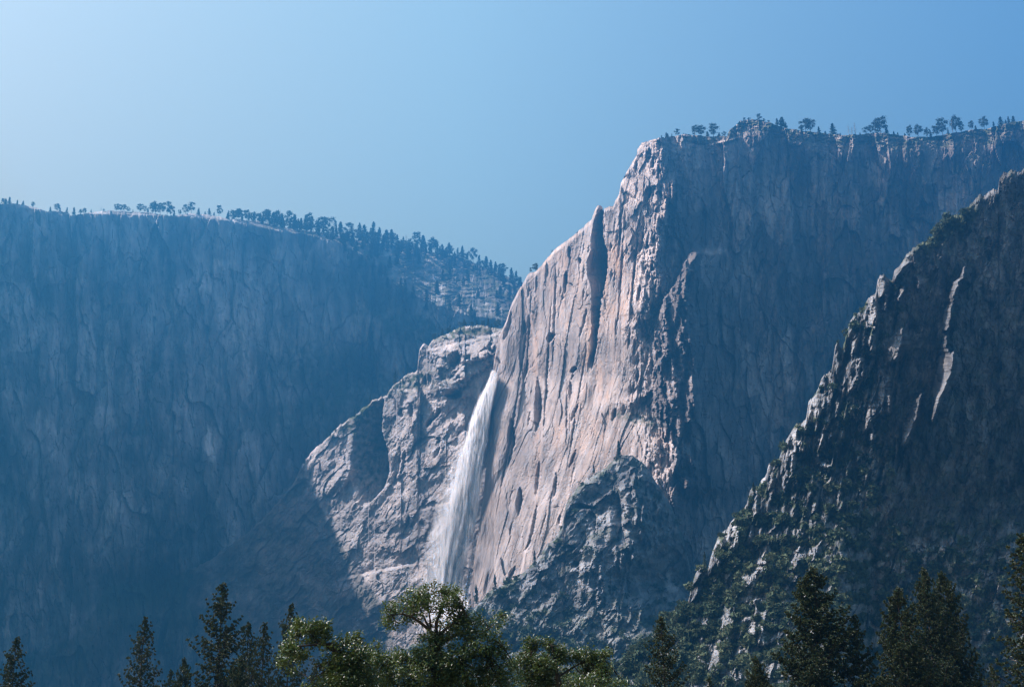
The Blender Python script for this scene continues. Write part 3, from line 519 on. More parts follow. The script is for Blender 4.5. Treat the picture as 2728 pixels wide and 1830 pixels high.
def E_depth(U, V, d):
    Y = 960 - (V - 1200) * .26 * .06
    wall = sst(U, 2280, 2420) * sst(V, 1500, 1350)
    low = sst(V - (U - 1900) * -.35, 1250, 1420) * (1 - sst(U, 2230, 2330))
    Y = Y - low * (V - 1250) * .26 * .8                                   # shrubby apron leaning back
    Y = Y + wall * .26 * .35 * np.clip(U - 2360, 0, None)
    Y = Y - .26 * (.30 * np.minimum(U - 2200, 170) + .05 * (U - 2370) * (U > 2370))
    g = U + V * .28
    Y = Y + (8 * facet(g / 34., V / 90., 351, 1.4)[0] + 4.2 * facet(g / 14., V / 36., 352, 1.4)[0]) * (1 - .5 * wall) + 1.6 * facet(U / 6., V / 12., 353, 1.3)[0] + 4 * fbm(U / 70., V / 70., 3, 142) * (1 - .6 * wall) + .7 * fbm(U / 13., V / 20., 4, 143, .6) + .3 * fbm(U / 5., V / 6., 2, 144)
    for n in E_ribs: Y = rib(Y, U, V, n, 1.9 + .9 * float(sst(np.float64(n[0][1]), 2150, 2450)), .6, .26, .35, 6 + 20 * float(sst(np.float64(n[0][1]), 2200, 2480)) + 34 * (n[0][1] > 2484))
    for n in scatter_nodes(221, 340, lambda u, v: v > E_sky(u) + 6 and u < 2330 and (v < 1560 - (u - 1850) * .5), 1840, 2330, 780, 1560, (18, 90), (4, 13), lambda u, v: .16): Y = rib(Y, U, V, n, 1.9, .6, .26, .4, 4.5)
    for n in scatter_nodes(223, 110, lambda u, v: v > E_sky(u) + 10 and u < 2420 and (v < 1560 - (u - 1850) * .5), 1840, 2420, 640, 1560, (24, 120), (6, 20), lambda u, v: .16): Y = slot(Y, U, V, n, 1.8, .26)
    for n in scatter_nodes(222, 150, lambda u, v: v > E_sky(u) + 6, 1640, 2300, 1300, 1830, (8, 34), (4, 14), lambda u, v: .3): Y = rib(Y, U, V, n, 1.3, .6, .26)
    Y = Y + 9 * np.exp(-(d / 6.) ** 2)
    return Y
_es = [(E_sky(u), u) for u in range(1760, 3000, 4)]
_ea = sorted(_es); E_left = lambda v: np.interp(v, [a for a, b in _ea], [b for a, b in _ea])
def E_mask(U, V, d, Y):
    veg = .12 + .8 * sst(fbm(U / 36., V / 30., 4, 151) + .25 * sst(V, 1150, 1450), .0, .4)
    inside = np.zeros_like(U)
    for n in E_ribs:
        w_ = window(U, U, V, n, 12)
        if w_ is None: continue
        Lf, Rt, e = seam(U[w_], V[w_], n, 1, .35); inside[w_] = np.maximum(inside[w_], e * sst(U[w_], Lf - 3, Lf) * sst(U[w_], Rt + 3, Rt))
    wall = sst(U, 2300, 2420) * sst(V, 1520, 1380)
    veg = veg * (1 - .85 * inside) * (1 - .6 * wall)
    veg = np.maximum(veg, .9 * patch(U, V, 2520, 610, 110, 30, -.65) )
    tone = 1.0 + .3 * fbm(U / 30., V / 60., 4, 152) + .5 * facet(U / 22., V / 50., 354)[0] + .08 * inside - .50 * wall  # the wall term darkens the rock colour to deepen its shade
    return masks(U, np.clip(veg, 0, .95), 0, tone)
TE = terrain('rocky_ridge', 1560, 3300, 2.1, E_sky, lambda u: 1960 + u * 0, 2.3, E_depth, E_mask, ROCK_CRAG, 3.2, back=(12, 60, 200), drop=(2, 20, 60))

# valley floor
gr = make_obj('ground', [(-4100, -900, 0), (4100, -900, 0), (4100, 5500, 0), (-4100, 5500, 0)], [(0, 1, 2, 3)], GROUND); gr['kind'] = 'structure'

# ------------------------------------------------------------------ foliage helpers
def rvec(n):
    v = rng.normal(size=(n, 3)); return v / np.linalg.norm(v, axis=1)[:, None]
def leaf_tris(centres, size, elong=1.0, aniso=None):
    """one random small triangle per centre (a spray of needles or a leaf)"""
    n = len(centres); a = rvec(n); b = rvec(n); b -= a * np.sum(a * b, 1)[:, None]; b /= np.linalg.norm(b, axis=1)[:, None] + 1e-9
    if aniso is not None: a = a + aniso; a /= np.linalg.norm(a, axis=1)[:, None]
    s = (size * (.6 + .8 * rng.random(n)))[:, None]
    p = np.stack([centres + a * s * elong, centres - a * s * elong * .6 + b * s * .7, centres - a * s * elong * .6 - b * s * .7], 1)
    return p.reshape(-1, 3), np.arange(n * 3).reshape(-1, 3)
def tube(path, radii, sides=6):
    path = np.asarray(path, float); vs = []; fs = []
    for i, p in enumerate(path):
        t = path[min(i + 1, len(path) - 1)] - path[max(i - 1, 0)]; t = t / (np.linalg.norm(t) + 1e-9)
        a = np.cross(t, (0, 1, .2)); a /= np.linalg.norm(a) + 1e-9; b = np.cross(t, a)
        for k in range(sides):
            q = 2 * math.pi * k / sides; vs.append(p + radii[i] * (math.cos(q) * a + math.sin(q) * b))
    for i in range(len(path) - 1):
        for k in range(sides):
            fs.append((i * sides + k, i * sides + (k + 1) % sides, (i + 1) * sides + (k + 1) % sides, (i + 1) * sides + k))
    return np.array(vs), np.array(fs)
class Bag:
    def __init__(s): s.v = []; s.f = []; s.n = 0
    def add(s, v, f): s.v.append(np.asarray(v)); s.f.append(np.asarray(f) + s.n); s.n += len(v)
    def build(s, name, m, parent=None, smooth=False): return make_obj(name, np.concatenate(s.v), np.concatenate(s.f), m, parent, smooth)

# ------------------------------------------------------------------ shrubs on the slopes (nobody could count them)
def shrubs(name, T, n, prob, size, per, label, matl, seed):
    r = np.random.default_rng(seed)
    h, wd = T['U'].shape
    i = r.integers(2, h - 2, n * 6); j = r.integers(2, wd - 2, n * 6)
    u, v = T['U'][i, j], T['V'][i, j]; veg = T['M'][i, j, 0]
    keep = r.random(len(i)) < prob(u, v, veg, v - T['S'][j]); i, j = i[keep][:n], j[keep][:n]
    P = T['P'][i, j] + np.array([0, -.6, 0]); rad = size * (.45 + 1.0 * r.random(len(i)) ** 2)
    c = np.repeat(P, per, 0); R = np.repeat(rad, per)
    d = rvec(len(c)) * (r.random(len(c)) ** .4)[:, None]; d[:, 2] = d[:, 2] * .75 + .35
    c = c + d * R[:, None]
    vv, ff = leaf_tris(c, R * .42)
    o = make_obj(name, vv, ff, matl); tag(o, label, 'shrubs', kind='stuff'); return o
shrubs('ridge_shrubs', TE, 5600, lambda u, v, g, d: np.clip(g - .35, 0, 1) * (1 - .8 * sst(u, 2360, 2450) * sst(v, 1450, 1300) * (d > 60)) * (v < 1860) * (u < 2760), 3.0, 40,
       'dark green shrubs scattered over the broken rocky ridge on the right', SHRUB, 1)
shrubs('spur_shrubs', TD, 1900, lambda u, v, g, d: np.clip(g - .3, 0, 1) * (v < 1860) * (.4 + .6 * (v > 1500)), 5.2, 26,
       'dusty green shrubs dotting the grey spur below the pale cliff', SHRUB, 2)
shrubs('bench_shrubs', TA, 2200, lambda u, v, g, d: np.clip(g - .3, 0, 1) * (u > 600) * (u < 1420) * ((v < A_edge(u) + 30) + .15) * (v < 1150), 5.0, 16,
       'low brush covering the sloping bench behind the left wall rim', SHRUB, 3)
shrubs('rim_shrubs', TC, 1700, lambda u, v, g, d: np.clip(g - .3, 0, 1) * (u < 2760) * (v < 1300) * (.12 + (d < 45)), 4.2, 16,
       'low brush along the top rim of the great buttress', SHRUB, 4)
shrubs('cliff_shrubs', TB, 520, lambda u, v, g, d: np.clip(g - .35, 0, 1), 4.5, 18,
       'brush on the ledges of the cliff beside the waterfall', SHRUB, 5)

# ------------------------------------------------------------------ trees far off on the rims
def far_proto(kind, seed):
    """a tree 1 m high, to be scaled; returns bags for crown and trunk"""
    r = np.random.default_rng(seed); global rng; rng = r
    crown = Bag(); trunk = Bag()
    lean = r.normal(0, .02)
    trunk.add(*tube([(0, 0, -.05), (lean * .4, 0, .45), (lean, 0, .97)], [.022, .014, .004], 5))
    pts = []
    if kind == 'cone':
        for z in np.arange(.16, .97, .045):
            R = .25 * (1 - z) ** .75 + .02
            for k in range(r.integers(5, 9)):
                a = r.random() * 6.28; L = R * (.55 + .6 * r.random())
                if r.random() < .12: continue
                for t in np.linspace(.15, 1, 6): pts.append((L * t * math.cos(a) + lean * z, L * t * math.sin(a), z - .05 * t + r.normal(0, .006)))
                if k < 3: trunk.add(*tube([(lean * z, 0, z), (L * .8 * math.cos(a), L * .8 * math.sin(a), z - .03)], [.005, .002], 3))
    elif kind == 'broad':
        n = r.integers(9, 14)
        for q in range(n):
            z = .34 + .62 * (q + .5) / n + r.normal(0, .02); R = .30 * math.sin(min(1, (z - .2) / .7) * 2.4) ** .6 + .03
            a = q * 2.4 + r.random(); L = R * (.5 + .6 * r.random()); c = (L * math.cos(a) + lean, L * math.sin(a), z)
            trunk.add(*tube([(lean * .8, 0, z - .08), c], [.008, .003], 3))
            for _ in range(64):
                d = r.normal(size=3) * (.07, .07, .042); pts.append((c[0] + d[0], c[1] + d[1], c[2] + d[2]))
        for _ in range(50): d = r.normal(size=3) * (.06, .06, .03); pts.append((lean + d[0], d[1], .95 + d[2]))
    elif kind == 'snag':
        for q in range(16):
            z = .3 + .65 * q / 16; a = q * 2.4; L = .16 * (1.1 - z) + .04
            trunk.add(*tube([(lean * z, 0, z), (L * math.cos(a), L * math.sin(a), z + .05 * r.normal())], [.007, .003], 3))
    if pts:
        pts = np.array(pts); crown.add(*leaf_tris(pts, np.full(len(pts), .040), 1.1))
    return crown, trunk
protos = {}
def far_tree(kind, variant, u, v, h_px, T, name, label, group, sink=0.0, D=None, wide=1.0):
    j = int(np.argmin(np.abs(T['us'] - u))) if T is not None else 0
    if D is None:
        if v is None: p = T['P'][0, j].copy(); p[1] += 3
        else:
            i = int(np.argmin(np.abs(T['V'][:, j] - v))); p = T['P'][i, j].copy(); p[1] += .5
    else: p = at(u, v, D)
    hm = h_px * p[1] / FPX * 1.03
    key = (kind, variant)
    root = bpy.data.objects.new(name, None); C.objects.link(root); root.empty_display_size = .1
    root.location = tuple(p - np.array([0, 0, hm * (.02 + sink)])); root.scale = (hm * wide, hm * wide, hm); root.rotation_euler = (0, 0, random.random() * 6.28)
    if key not in protos:
        c, t = far_proto(kind, 100 + hash_(kind) + variant); tr = t.build('trunk', DEADWOOD if kind == 'snag' else BARK, root)
        protos[key] = [tr] + ([c.build('crown', NEEDLE_FAR, root)] if c.n else [])
    else:
        for o in protos[key]:
            q = o.copy(); C.objects.link(q); q.parent = root
    tag(root, label, 'tree', group); return root
def hash_(s): return sum(ord(c) * 7 for c in s) % 991
ORD = ['first', 'second', 'third', 'fourth', 'fifth', 'sixth', 'seventh', 'eighth', 'ninth', 'tenth', 'eleventh', 'twelfth', 'thirteenth', 'fourteenth', 'fifteenth', 'sixteenth', 'seventeenth', 'eighteenth', 'nineteenth',
       'twentieth', 'twenty-first', 'twenty-second', 'twenty-third', 'twenty-fourth', 'twenty-fifth', 'twenty-sixth', 'twenty-seventh', 'twenty-eighth', 'twenty-ninth', 'thirtieth', 'thirty-first', 'thirty-second', 'thirty-third', 'thirty-fourth', 'thirty-fifth', 'thirty-sixth', 'thirty-seventh', 'thirty-eighth', 'thirty-ninth', 'fortieth']
KW = {'c': ('cone', 'narrow pointed conifer'), 'b': ('broad', 'round-topped pine'), 's': ('snag', 'bare dead tree')}
def sized(h, med): return 'tall' if h > med * 1.25 else ('small' if h < med * .75 else 'medium')
def row(entries, T, where, group, med, wide=1.0):
    entries = sorted(entries); 
    for k, (u, h, kd) in enumerate(entries):
        kind, word = KW[kd]
        far_tree(kind, (k * 5 + int(u)) % (1 if kd == 's' else 4), u, None, h, T, 'snag' if kd == 's' else 'pine_tree', f'{sized(h, med)} {word}, {ORD[k]} from left {where}', group, wide=wide * (.85 + .4 * ((k * 37) % 10) / 10) * (.78 if kd == 'b' else 1.1))
# bare left half of the rim (u, height in px, kind)
row([(4, 20, 'b'), (12, 22, 'c'), (24, 24, 'c'), (44, 16, 'c'), (60, 17, 'c'), (84, 18, 'b'), (131, 18, 'c'), (149, 25, 'b'), (158, 14, 'c'), (176, 18, 'c'), (194, 30, 'c'), (213, 16, 'b'), (224, 20, 'b'), (241, 13, 'c'),
     (266, 20, 's'), (274, 9, 'b'), (309, 26, 'b'), (318, 22, 'b'), (330, 22, 'b'), (340, 18, 'b'), (352, 10, 'c'), (372, 28, 'b'), (384, 22, 'b'), (393, 18, 'c'), (404, 36, 'b'), (412, 34, 'b'), (426, 38, 'b')],
    TA, 'on the bare left rim', 'trees along the bare stretch of the left rim', 20)
row([(443, 46, 'b'), (454, 32, 'b'), (463, 18, 'c'), (478, 18, 'b'), (494, 32, 'b'), (509, 36, 'b'), (528, 24, 'c'), (545, 11, 'c'), (556, 24, 'c'), (568, 14, 'c'), (581, 36, 'b'), (603, 9, 'c'), (618, 30, 'b'), (631, 32, 'b'), (642, 20, 's'), (655, 32, 'b'), (667, 22, 'b'),
     (690, 32, 'c'), (710, 40, 'b'), (735, 46, 'b'), (748, 36, 'c')],
    TA, 'on the rounded middle of the left rim', 'trees along the rounded middle of the left rim', 26)
row([(712, 46, 'b'), (738, 50, 'b'), (750, 40, 'c'), (768, 54, 'b'), (781, 50, 'c'), (800, 40, 'c'), (818, 56, 'b'), (828, 40, 'c'), (848, 42, 'b'), (863, 54, 'b'), (884, 56, 'b'), (908, 50, 'c'), (931, 50, 'b'), (955, 60, 'c'), (968, 54, 'c'), (993, 66, 'c'),
     (1009, 54, 'c'), (1030, 50, 'c'), (1043, 52, 'c'), (1058, 38, 'c'), (1073, 34, 'c'), (1082, 42, 's'), (1093, 36, 's'), (1110, 54, 'b'), (1125, 50, 'c'), (1143, 34, 's'), (1158, 42, 'b'), (1177, 32, 'c'), (1196, 42, 'c'), (1212, 16, 'c')],
    TA, 'in the wood on the sloping rim', 'trees in the wood along the sloping left rim', 46, .9)
row([(1233, 42, 'c'), (1246, 26, 'c'), (1261, 46, 'b'), (1275, 34, 'c'), (1295, 40, 'c'), (1308, 36, 'c'), (1319, 34, 'c'), (1332, 30, 'b'), (1342, 36, 'b'), (1362, 38, 'c'), (1376, 40, 'c'), (1386, 26, 'c')],
    TA, 'low on the rim beside the sky notch', 'trees low on the sloping rim', 36, .9)
row([(1414, 18, 'b'), (1428, 26, 'b'), (1471, 9, 'b')], TC, 'at the left foot of the pale skyline', 'trees at the left foot of the pale skyline', 18)
row([(1763, 9, 'b'), (1775, 20, 'c'), (1780, 16, 'c'), (1790, 13, 'c'), (1806, 24, 'b'), (1822, 8, 'c')], TC, 'on the left brow of the buttress', 'trees on the left brow of the buttress', 14)
row([(1852, 34, 'b'), (1868, 34, 'b'), (1886, 22, 'c'), (1902, 44, 'b'), (1916, 16, 'c'), (1930, 18, 'b')], TC, 'in the clump left of the buttress knob', 'clump left of the knob', 28, 1.25)
row([(1984, 12, 'b'), (1996, 10, 'b'), (2024, 22, 'b'), (2036, 12, 'b'), (2048, 8, 'b')], TC, 'on top of the buttress knob', 'trees on the buttress knob', 12, 1.3)
row([(2072, 28, 'c'), (2084, 40, 'c'), (2094, 22, 'c'), (2136, 26, 'c'), (2147, 44, 'b'), (2160, 42, 'b'), (2183, 24, 'c'), (2201, 12, 'c'), (2221, 42, 'c'), (2240, 10, 'c'), (2264, 38, 's'), (2272, 30, 's'), (2279, 44, 's'), (2292, 10, 'c'), (2308, 24, 'b'), (2322, 28, 'b'), (2334, 38, 'b'), (2347, 52, 'b'),
     (2364, 26, 'c'), (2382, 14, 'c'), (2394, 14, 'c'), (2412, 12, 'c')], TC, 'on the level top of the dark wall', 'trees along the level top of the dark wall', 26, 1.15)
row([(2424, 38, 'b'), (2448, 40, 'b'), (2470, 30, 'b'), (2482, 26, 'c'), (2496, 34, 'b'), (2512, 56, 'b'), (2528, 20, 'c'), (2540, 48, 's'), (2549, 54, 'b'), (2564, 30, 'b'), (2591, 32, 'b'), (2602, 16, 'c'), (2625, 42, 'b'), (2650, 20, 'c'), (2668, 32, 'c'), (2680, 18, 'c'), (2690, 26, 'c'), (2702, 24, 'c')],
    TC, 'near the top right corner of the dark wall', 'trees at the right end of the dark wall', 34)
for k in range(105):
    u = 600 + 790 * (k + random.random()) / 105; hh = (26 + 22 * random.random()) * (.75 if u < 680 or u > 1240 else 1)
    far_tree('cone' if random.random() < .6 else 'broad', k % 4, u, A_sky(u) + 3 + 26 * random.random() * float(sst(u, 800, 950)), hh, TA, 'pine_tree', 'one of the dark pines packed into the fringe along the sloping left rim', 'dense pine fringe of the left rim', wide=.8)
for k in range(16):
    u = 1150 + 180 * (k + random.random()) / 16
    far_tree('cone' if k % 3 else 'broad', k % 4, u, None, 12 + 14 * random.random(), TB, 'pine_tree', 'one of the small dark pines along the ledge top above the waterfall', 'small pines above the waterfall ledges')
# trees standing on the slopes
for k in range(74):
    u = 900 + 480 * random.random(); e, s = A_edge(u), A_sky(u)
    v = s + (e - s + 30) * random.random() ** 1.1 + 8
    far_tree('cone', k % 4, u, v, 30 + 16 * random.random(), TA, 'pine_tree', 'small dark conifer standing on the brushy bench behind the left wall', 'conifers scattered over the brushy bench')
for k, (u, v, h, T, lab) in enumerate([
        (1267, 1602, 60, TD, 'tall thin conifer standing right beside the foot of the waterfall'), (1318, 1574, 48, TD, 'conifer with drooping boughs at the foot of the pale slabs'),
        (1424, 1508, 46, TD, 'pointed conifer halfway up the edge between spur and pale slabs'), (1650, 1224, 56, TD, 'lone thin pine at the very tip of the grey spur'), (1582, 1262, 32, TD, 'small thin pine on the spur edge below its tip'),
        (1552, 1600, 34, TD, 'rounded conifer by the ledge in the middle of the spur'), (1590, 1640, 36, TD, 'dark conifer low in the spur gully'), (1420, 1590, 34, TD, 'conifer in the brush low on the left of the spur'),
        (945, 1112, 28, TB, 'small conifer on the upper edge of the shadowed crag'), (986, 1076, 30, TB, 'dark conifer high on the shadowed crag edge'), (895, 1150, 24, TB, 'small conifer midway down the shadowed crag edge'),
        (811, 1236, 26, TB, 'lowest conifer on the shadowed crag edge'), (1053, 1026, 44, TB, 'thin bare-looking conifer below the waterfall lip ledges'), (880, 1172, 20, TB, 'tiny conifer low on the shadowed crag edge'), (1180, 888, 18, TB, 'tiny conifer on the pale ledge left of the notch'), (1290, 858, 20, TB, 'tiny conifer over the ledge above the falls'),
        (1880, 1500, 50, TE, 'tall dark conifer on the left edge of the shrubby ridge'), (2010, 1320, 40, TE, 'bushy conifer on the ridge notch'), (1722, 1325, 34, TD, 'slender conifer in the shade right of the spur tip')]):
    far_tree('cone', k % 4, u, v, h, T, 'pine_tree', lab, 'single conifers on the cliffs', wide=.6)

# ------------------------------------------------------------------ waterfall
def water_material():
    m = bpy.data.materials.new('falling_water'); m.use_nodes = True; t = m.node_tree; t.nodes.clear(); N = t.nodes.new; Lk = t.links.new
    out = N('ShaderNodeOutputMaterial'); tr = N('ShaderNodeBsdfTransparent'); df = N('ShaderNodeBsdfDiffuse'); df.inputs[0].default_value = (.97, .96, .97, 1)
    tl = N('ShaderNodeBsdfTranslucent'); tl.inputs[0].default_value = (.97, .96, .97, 1); m1 = N('ShaderNodeMixShader'); m1.inputs[0].default_value = .35
    Lk(df.outputs[0], m1.inputs[1]); Lk(tl.outputs[0], m1.inputs[2])
    vc = N('ShaderNodeVertexColor'); vc.layer_name = 'mask'; sp = N('ShaderNodeSeparateColor'); Lk(vc.outputs[0], sp.inputs[0])
    tc = N('ShaderNodeTexCoord'); mp = N('ShaderNodeMapping'); mp.inputs['Scale'].default_value = (1, .5, .12); Lk(tc.outputs['Object'], mp.inputs[0])
    n = N('ShaderNodeTexNoise'); n.inputs['Scale'].default_value = .28; n.inputs['Detail'].default_value = 6; n.inputs['Roughness'].default_value = .6; Lk(mp.outputs[0], n.inputs['Vector'])
    mr = N('ShaderNodeMapRange'); mr.inputs[1].default_value = .36; mr.inputs[2].default_value = .66; Lk(n.outputs[0], mr.inputs[0])
    mu = N('ShaderNodeMath'); mu.operation = 'MULTIPLY'; Lk(mr.outputs[0], mu.inputs[0]); Lk(sp.outputs[0], mu.inputs[1])
    mx = N('ShaderNodeMixShader'); Lk(mu.outputs[0], mx.inputs[0]); Lk(tr.outputs[0], mx.inputs[1]); Lk(m1.outputs[0], mx.inputs[2]); Lk(mx.outputs[0], out.inputs[0])
    return m
WATER = water_material()
def surf_depth(u, v):
    best = 9e9
    for T in (TB, TC, TD):
        j = int(np.clip(np.searchsorted(T['us'], u), 0, len(T['us']) - 1)); col = T['V'][:, j]
        if col[0] - 1 <= v <= col[-1]: best = min(best, T['Y'][int(np.clip(np.searchsorted(col, v), 0, len(col) - 1)), j])
    return best
fall_L = vcur([(984, 1314), (1005, 1309), (1030, 1296), (1060, 1281), (1123, 1258), (1171, 1244), (1219, 1228), (1267, 1217), (1331, 1206), (1400, 1191), (1480, 1172), (1525, 1165), (1600, 1158), (1700, 1145)])
fall_R = vcur([(984, 1319), (1010, 1319), (1030, 1318), (1075, 1308), (1123, 1297), (1171, 1292), (1219, 1284), (1267, 1276), (1331, 1267), (1400, 1257), (1480, 1244), (1525, 1232), (1600, 1226), (1700, 1210)])
r = np.random.default_rng(5); rng = r
bag_v, bag_f, bag_c, nv = [], [], [], 0
_vs = np.linspace(984, 1700, 90); _D = np.array([min(surf_depth(float((fall_L(v) + fall_R(v)) / 2), v), surf_depth(float(fall_L(v)), v), surf_depth(float(fall_R(v)), v), 2650) for v in _vs])
_D = np.minimum.accumulate(_D) - 8; _D = np.convolve(np.pad(_D, 4, mode='edge'), np.ones(9) / 9, 'valid')
fallD = lambda v: np.interp(v, _vs, _D)
def strand(path_t, v0, v1, wpx, alpha, off):
    global nv
    n = 18; v = np.linspace(v0, v1, n); wob = r.normal(0, .012)
    L, R = fall_L(v), fall_R(v); uc = L + (R - L) * (path_t + wob * 4 * np.linspace(0, 1, n))
    D = fallD(v) - off
    fade = np.sin(np.linspace(0, 1, n) * math.pi) ** .6; tw = .5 + 1.3 * r.random()
    for s, c in ((-1, 0), (-.45, 1), (.45, 1), (1, 0)):
        P = at(uc + s * wpx, v, D + abs(s) * 2.0 - s * wpx * .66 * tw); bag_v.append(P); a = np.zeros((n, 3)); a[:, 0] = alpha * fade * c; bag_c.append(a)
    for k in range(3):
        i = nv + k * n + np.arange(n - 1); bag_f.append(np.stack([i, i + 1, i + n + 1, i + n], -1))
    nv += 4 * n
for k in range(620):
    v0 = 984 + 560 * r.random() ** 1.1 if k > 60 else 984 + 10 * r.random(); t = float(r.beta(2.3, 1.7) if v0 < 1280 else r.beta(1.8, 2.1)); ln = 70 + 170 * r.random(); wd = (fall_R(v0 + ln / 2) - fall_L(v0 + ln / 2))
    strand(t, v0, min(v0 + ln, 1690), 2 + wd * (.08 + .15 * r.random()), (.52 + .45 * r.random()) * (1.25 if v0 < 1250 else .85), 22 * r.random())
for k in range(130):
    v0 = 1150 + 380 * r.random(); strand(r.random() * 1.2 - .35 if v0 > 1280 else r.random() * 1.2 - .2, v0, v0 + 120 + 80 * r.random(), 14 + 14 * r.random(), .13, 25 * r.random())
# thin side streams at the right of the foot
def side(nodes, wpx, alpha):
    global nv
    c = vcur(nodes); v = np.linspace(nodes[0][0], nodes[-1][0], 24); n = 24
    D = np.array([min(surf_depth(float(c(x)), x), fallD(x) + 8) for x in v]); D = np.minimum.accumulate(D) - 5
    for s, q in ((-1, 0), (-.4, 1), (.4, 1), (1, 0)):
        P = at(c(v) + s * wpx + 1.5 * pn(v / 20., v * 0 + wpx), v, D - s * wpx * .66 * 1.1); bag_v.append(P); a = np.zeros((n, 3)); a[:, 0] = alpha * q * np.sin(np.linspace(.05, 1, n) * 2.6).clip(0) ** .4; bag_c.append(a)
    for k in range(3):
        i = nv + k * n + np.arange(n - 1); bag_f.append(np.stack([i, i + 1, i + n + 1, i + n], -1))
    nv += 4 * n
for q in range(5):
    side([(1370, 1258), (1444, 1262), (1508, 1254), (1559, 1246), (1640, 1238)], 3 + q, .55); side([(1500, 1257), (1570, 1243), (1640, 1240)], 6 + q, .6)
    side([(1400, 1225), (1470, 1228), (1530, 1232)], 2.5 + q * .6, .5); side([(1300, 1262), (1380, 1248), (1480, 1238)], 2 + q, .3)
wf = make_obj('waterfall', np.concatenate(bag_v), np.concatenate(bag_f), WATER, smooth=True); attr(wf, 'mask', np.concatenate(bag_c))
tag(wf, 'tall white waterfall plunging down the sunlit cliff', 'waterfall', kind='structure')

# ------------------------------------------------------------------ foreground pines
def big_pine(seed, dense=1.0, spread=1.0, taper=.62):
    """a pine 1 unit high: tapered trunk, whorls of upswept boughs, tufts of needles"""
    global rng; r = np.random.default_rng(seed); rng = r
    trunk = Bag(); pts = []; dirs = []
    path = [(0, 0, 0)] + [(r.normal(0, .004), r.normal(0, .004), z) for z in np.linspace(.15, .98, 8)]
    trunk.add(*tube(path, list(np.linspace(.010, .0012, 9)), 7))
    z = .22
    while z < .985:
        t = 1 - z; R = (.155 * t ** taper * min(1, .45 + (1 - z) * 5)) * spread
        for k in range(r.integers(4, 7)):
            a = r.random() * 6.283; L = R * (.45 + .75 * r.random()); up = .30 + .5 * z + r.normal(0, .12)
            if r.random() < .10: continue
            ax = np.array([math.cos(a), math.sin(a), 0]); side_ = np.array([-math.sin(a), math.cos(a), 0])
            p0 = np.array([0, 0, z]); pm = p0 + ax * L * .55 + np.array([0, 0, L * up * .25]); p1 = p0 + ax * L + np.array([0, 0, L * up])
            trunk.add(*tube([p0, pm, p1], [.0032 * (t + .2), .002 * (t + .2), .0007], 3))
            nt_ = max(2, int(L / .0105 * dense))
            for q in range(nt_):
                s = .22 + .8 * (q + r.random()) / nt_; s = min(s, 1.0)
                c = (1 - s) ** 2 * p0 + 2 * s * (1 - s) * pm + s * s * p1
                off = side_ * r.normal(0, .20 * L * (1.05 - s * .5)) + np.array([0, 0, r.normal(0.003, .005)])
                pts.append(c + off); dirs.append(ax * .7 + np.array([0, 0, .7]) + off * 20)
        z += .010 + .009 * (1 - z) + .005 * r.random()
    for q in range(10): pts.append(np.array([r.normal(0, .002), r.normal(0, .002), .955 + .004 * q])); dirs.append(np.array([0, 0, 1.]))
    pts = np.array(pts); dirs = np.array(dirs); dirs /= np.linalg.norm(dirs, axis=1)[:, None]
    K = 26; c = np.repeat(pts, K, 0); d = np.repeat(dirs, K, 0) + rvec(len(c)) * .95; d /= np.linalg.norm(d, axis=1)[:, None]
    L = (.0072 * (.6 + .6 * r.random(len(c))))[:, None]; s_ = np.cross(d, rvec(len(c))); s_ /= np.linalg.norm(s_, axis=1)[:, None]
    v = np.stack([c - s_ * .0014, c + s_ * .0014, c + d * L + s_ * .0011, c + d * L - s_ * .0011], 1).reshape(-1, 3)
    return trunk, (v, np.arange(len(v)).reshape(-1, 4))
pine_protos = []
for sd, de, sp_, tp in ((11, 1.7, 1.3, .62), (12, 3.6, 1.5, .7), (13, 1.35, 1.15, .55)):
    tb, cv = big_pine(sd, de, sp_, tp); pine_protos.append((tb, cv, []))
pines = [  # apex u, apex v, distance, prototype, width, label
    (46, 1694, 150, 0, .9, 'pointed dark pine in the bottom left corner'), (388, 1646, 150, 2, .9, 'open thin-topped pine standing alone against the blue wall'),
    (457, 1782, 190, 0, .7, 'tiny pine tip at the left foot of the tallest left pine'), (492, 1748, 175, 1, .6, 'short narrow pine just left of the tallest left pine'),
    (594, 1550, 140, 0, 1.0, 'tallest pine of the left group with gaps between boughs'), (664, 1655, 145, 0, .75, 'slim pine just right of the tallest left pine'), (706, 1660, 135, 2, .8, 'slim open pine between two taller left pines'),
    (776, 1606, 160, 0, .75, 'dark pointed pine rising behind the left oak'), (1762, 1640, 130, 0, .95, 'single dark pine below the shrubby ridge'),
    (2162, 1506, 150, 1, 1.15, 'tallest broad dark pine in the right group'), (2012, 1745, 140, 1, .9, 'small dark pine at the left foot of the right group'), (2275, 1635, 150, 0, .9, 'small pine between the two big right pines'),
    (2390, 1560, 140, 1, .95, 'dense leaning-shouldered pine left of the twin tops'), (2458, 1508, 165, 1, .75, 'left one of the twin narrow pine tops'), (2507, 1518, 170, 1, .8, 'right one of the twin narrow pine tops'),
    (2722, 1425, 120, 2, 1.15, 'tall ragged pine cut by the right edge'), (2640, 1770, 135, 2, .8, 'low sparse pine near the bottom right corner'), (640, 1745, 125, 1, .8, 'bushy low pine filling the gap in the left group'), (840, 1770, 140, 2, .8, 'low sparse pine behind the left oak limbs'), (1890, 1800, 150, 0, .7, 'pine tip barely rising above the bottom edge')]
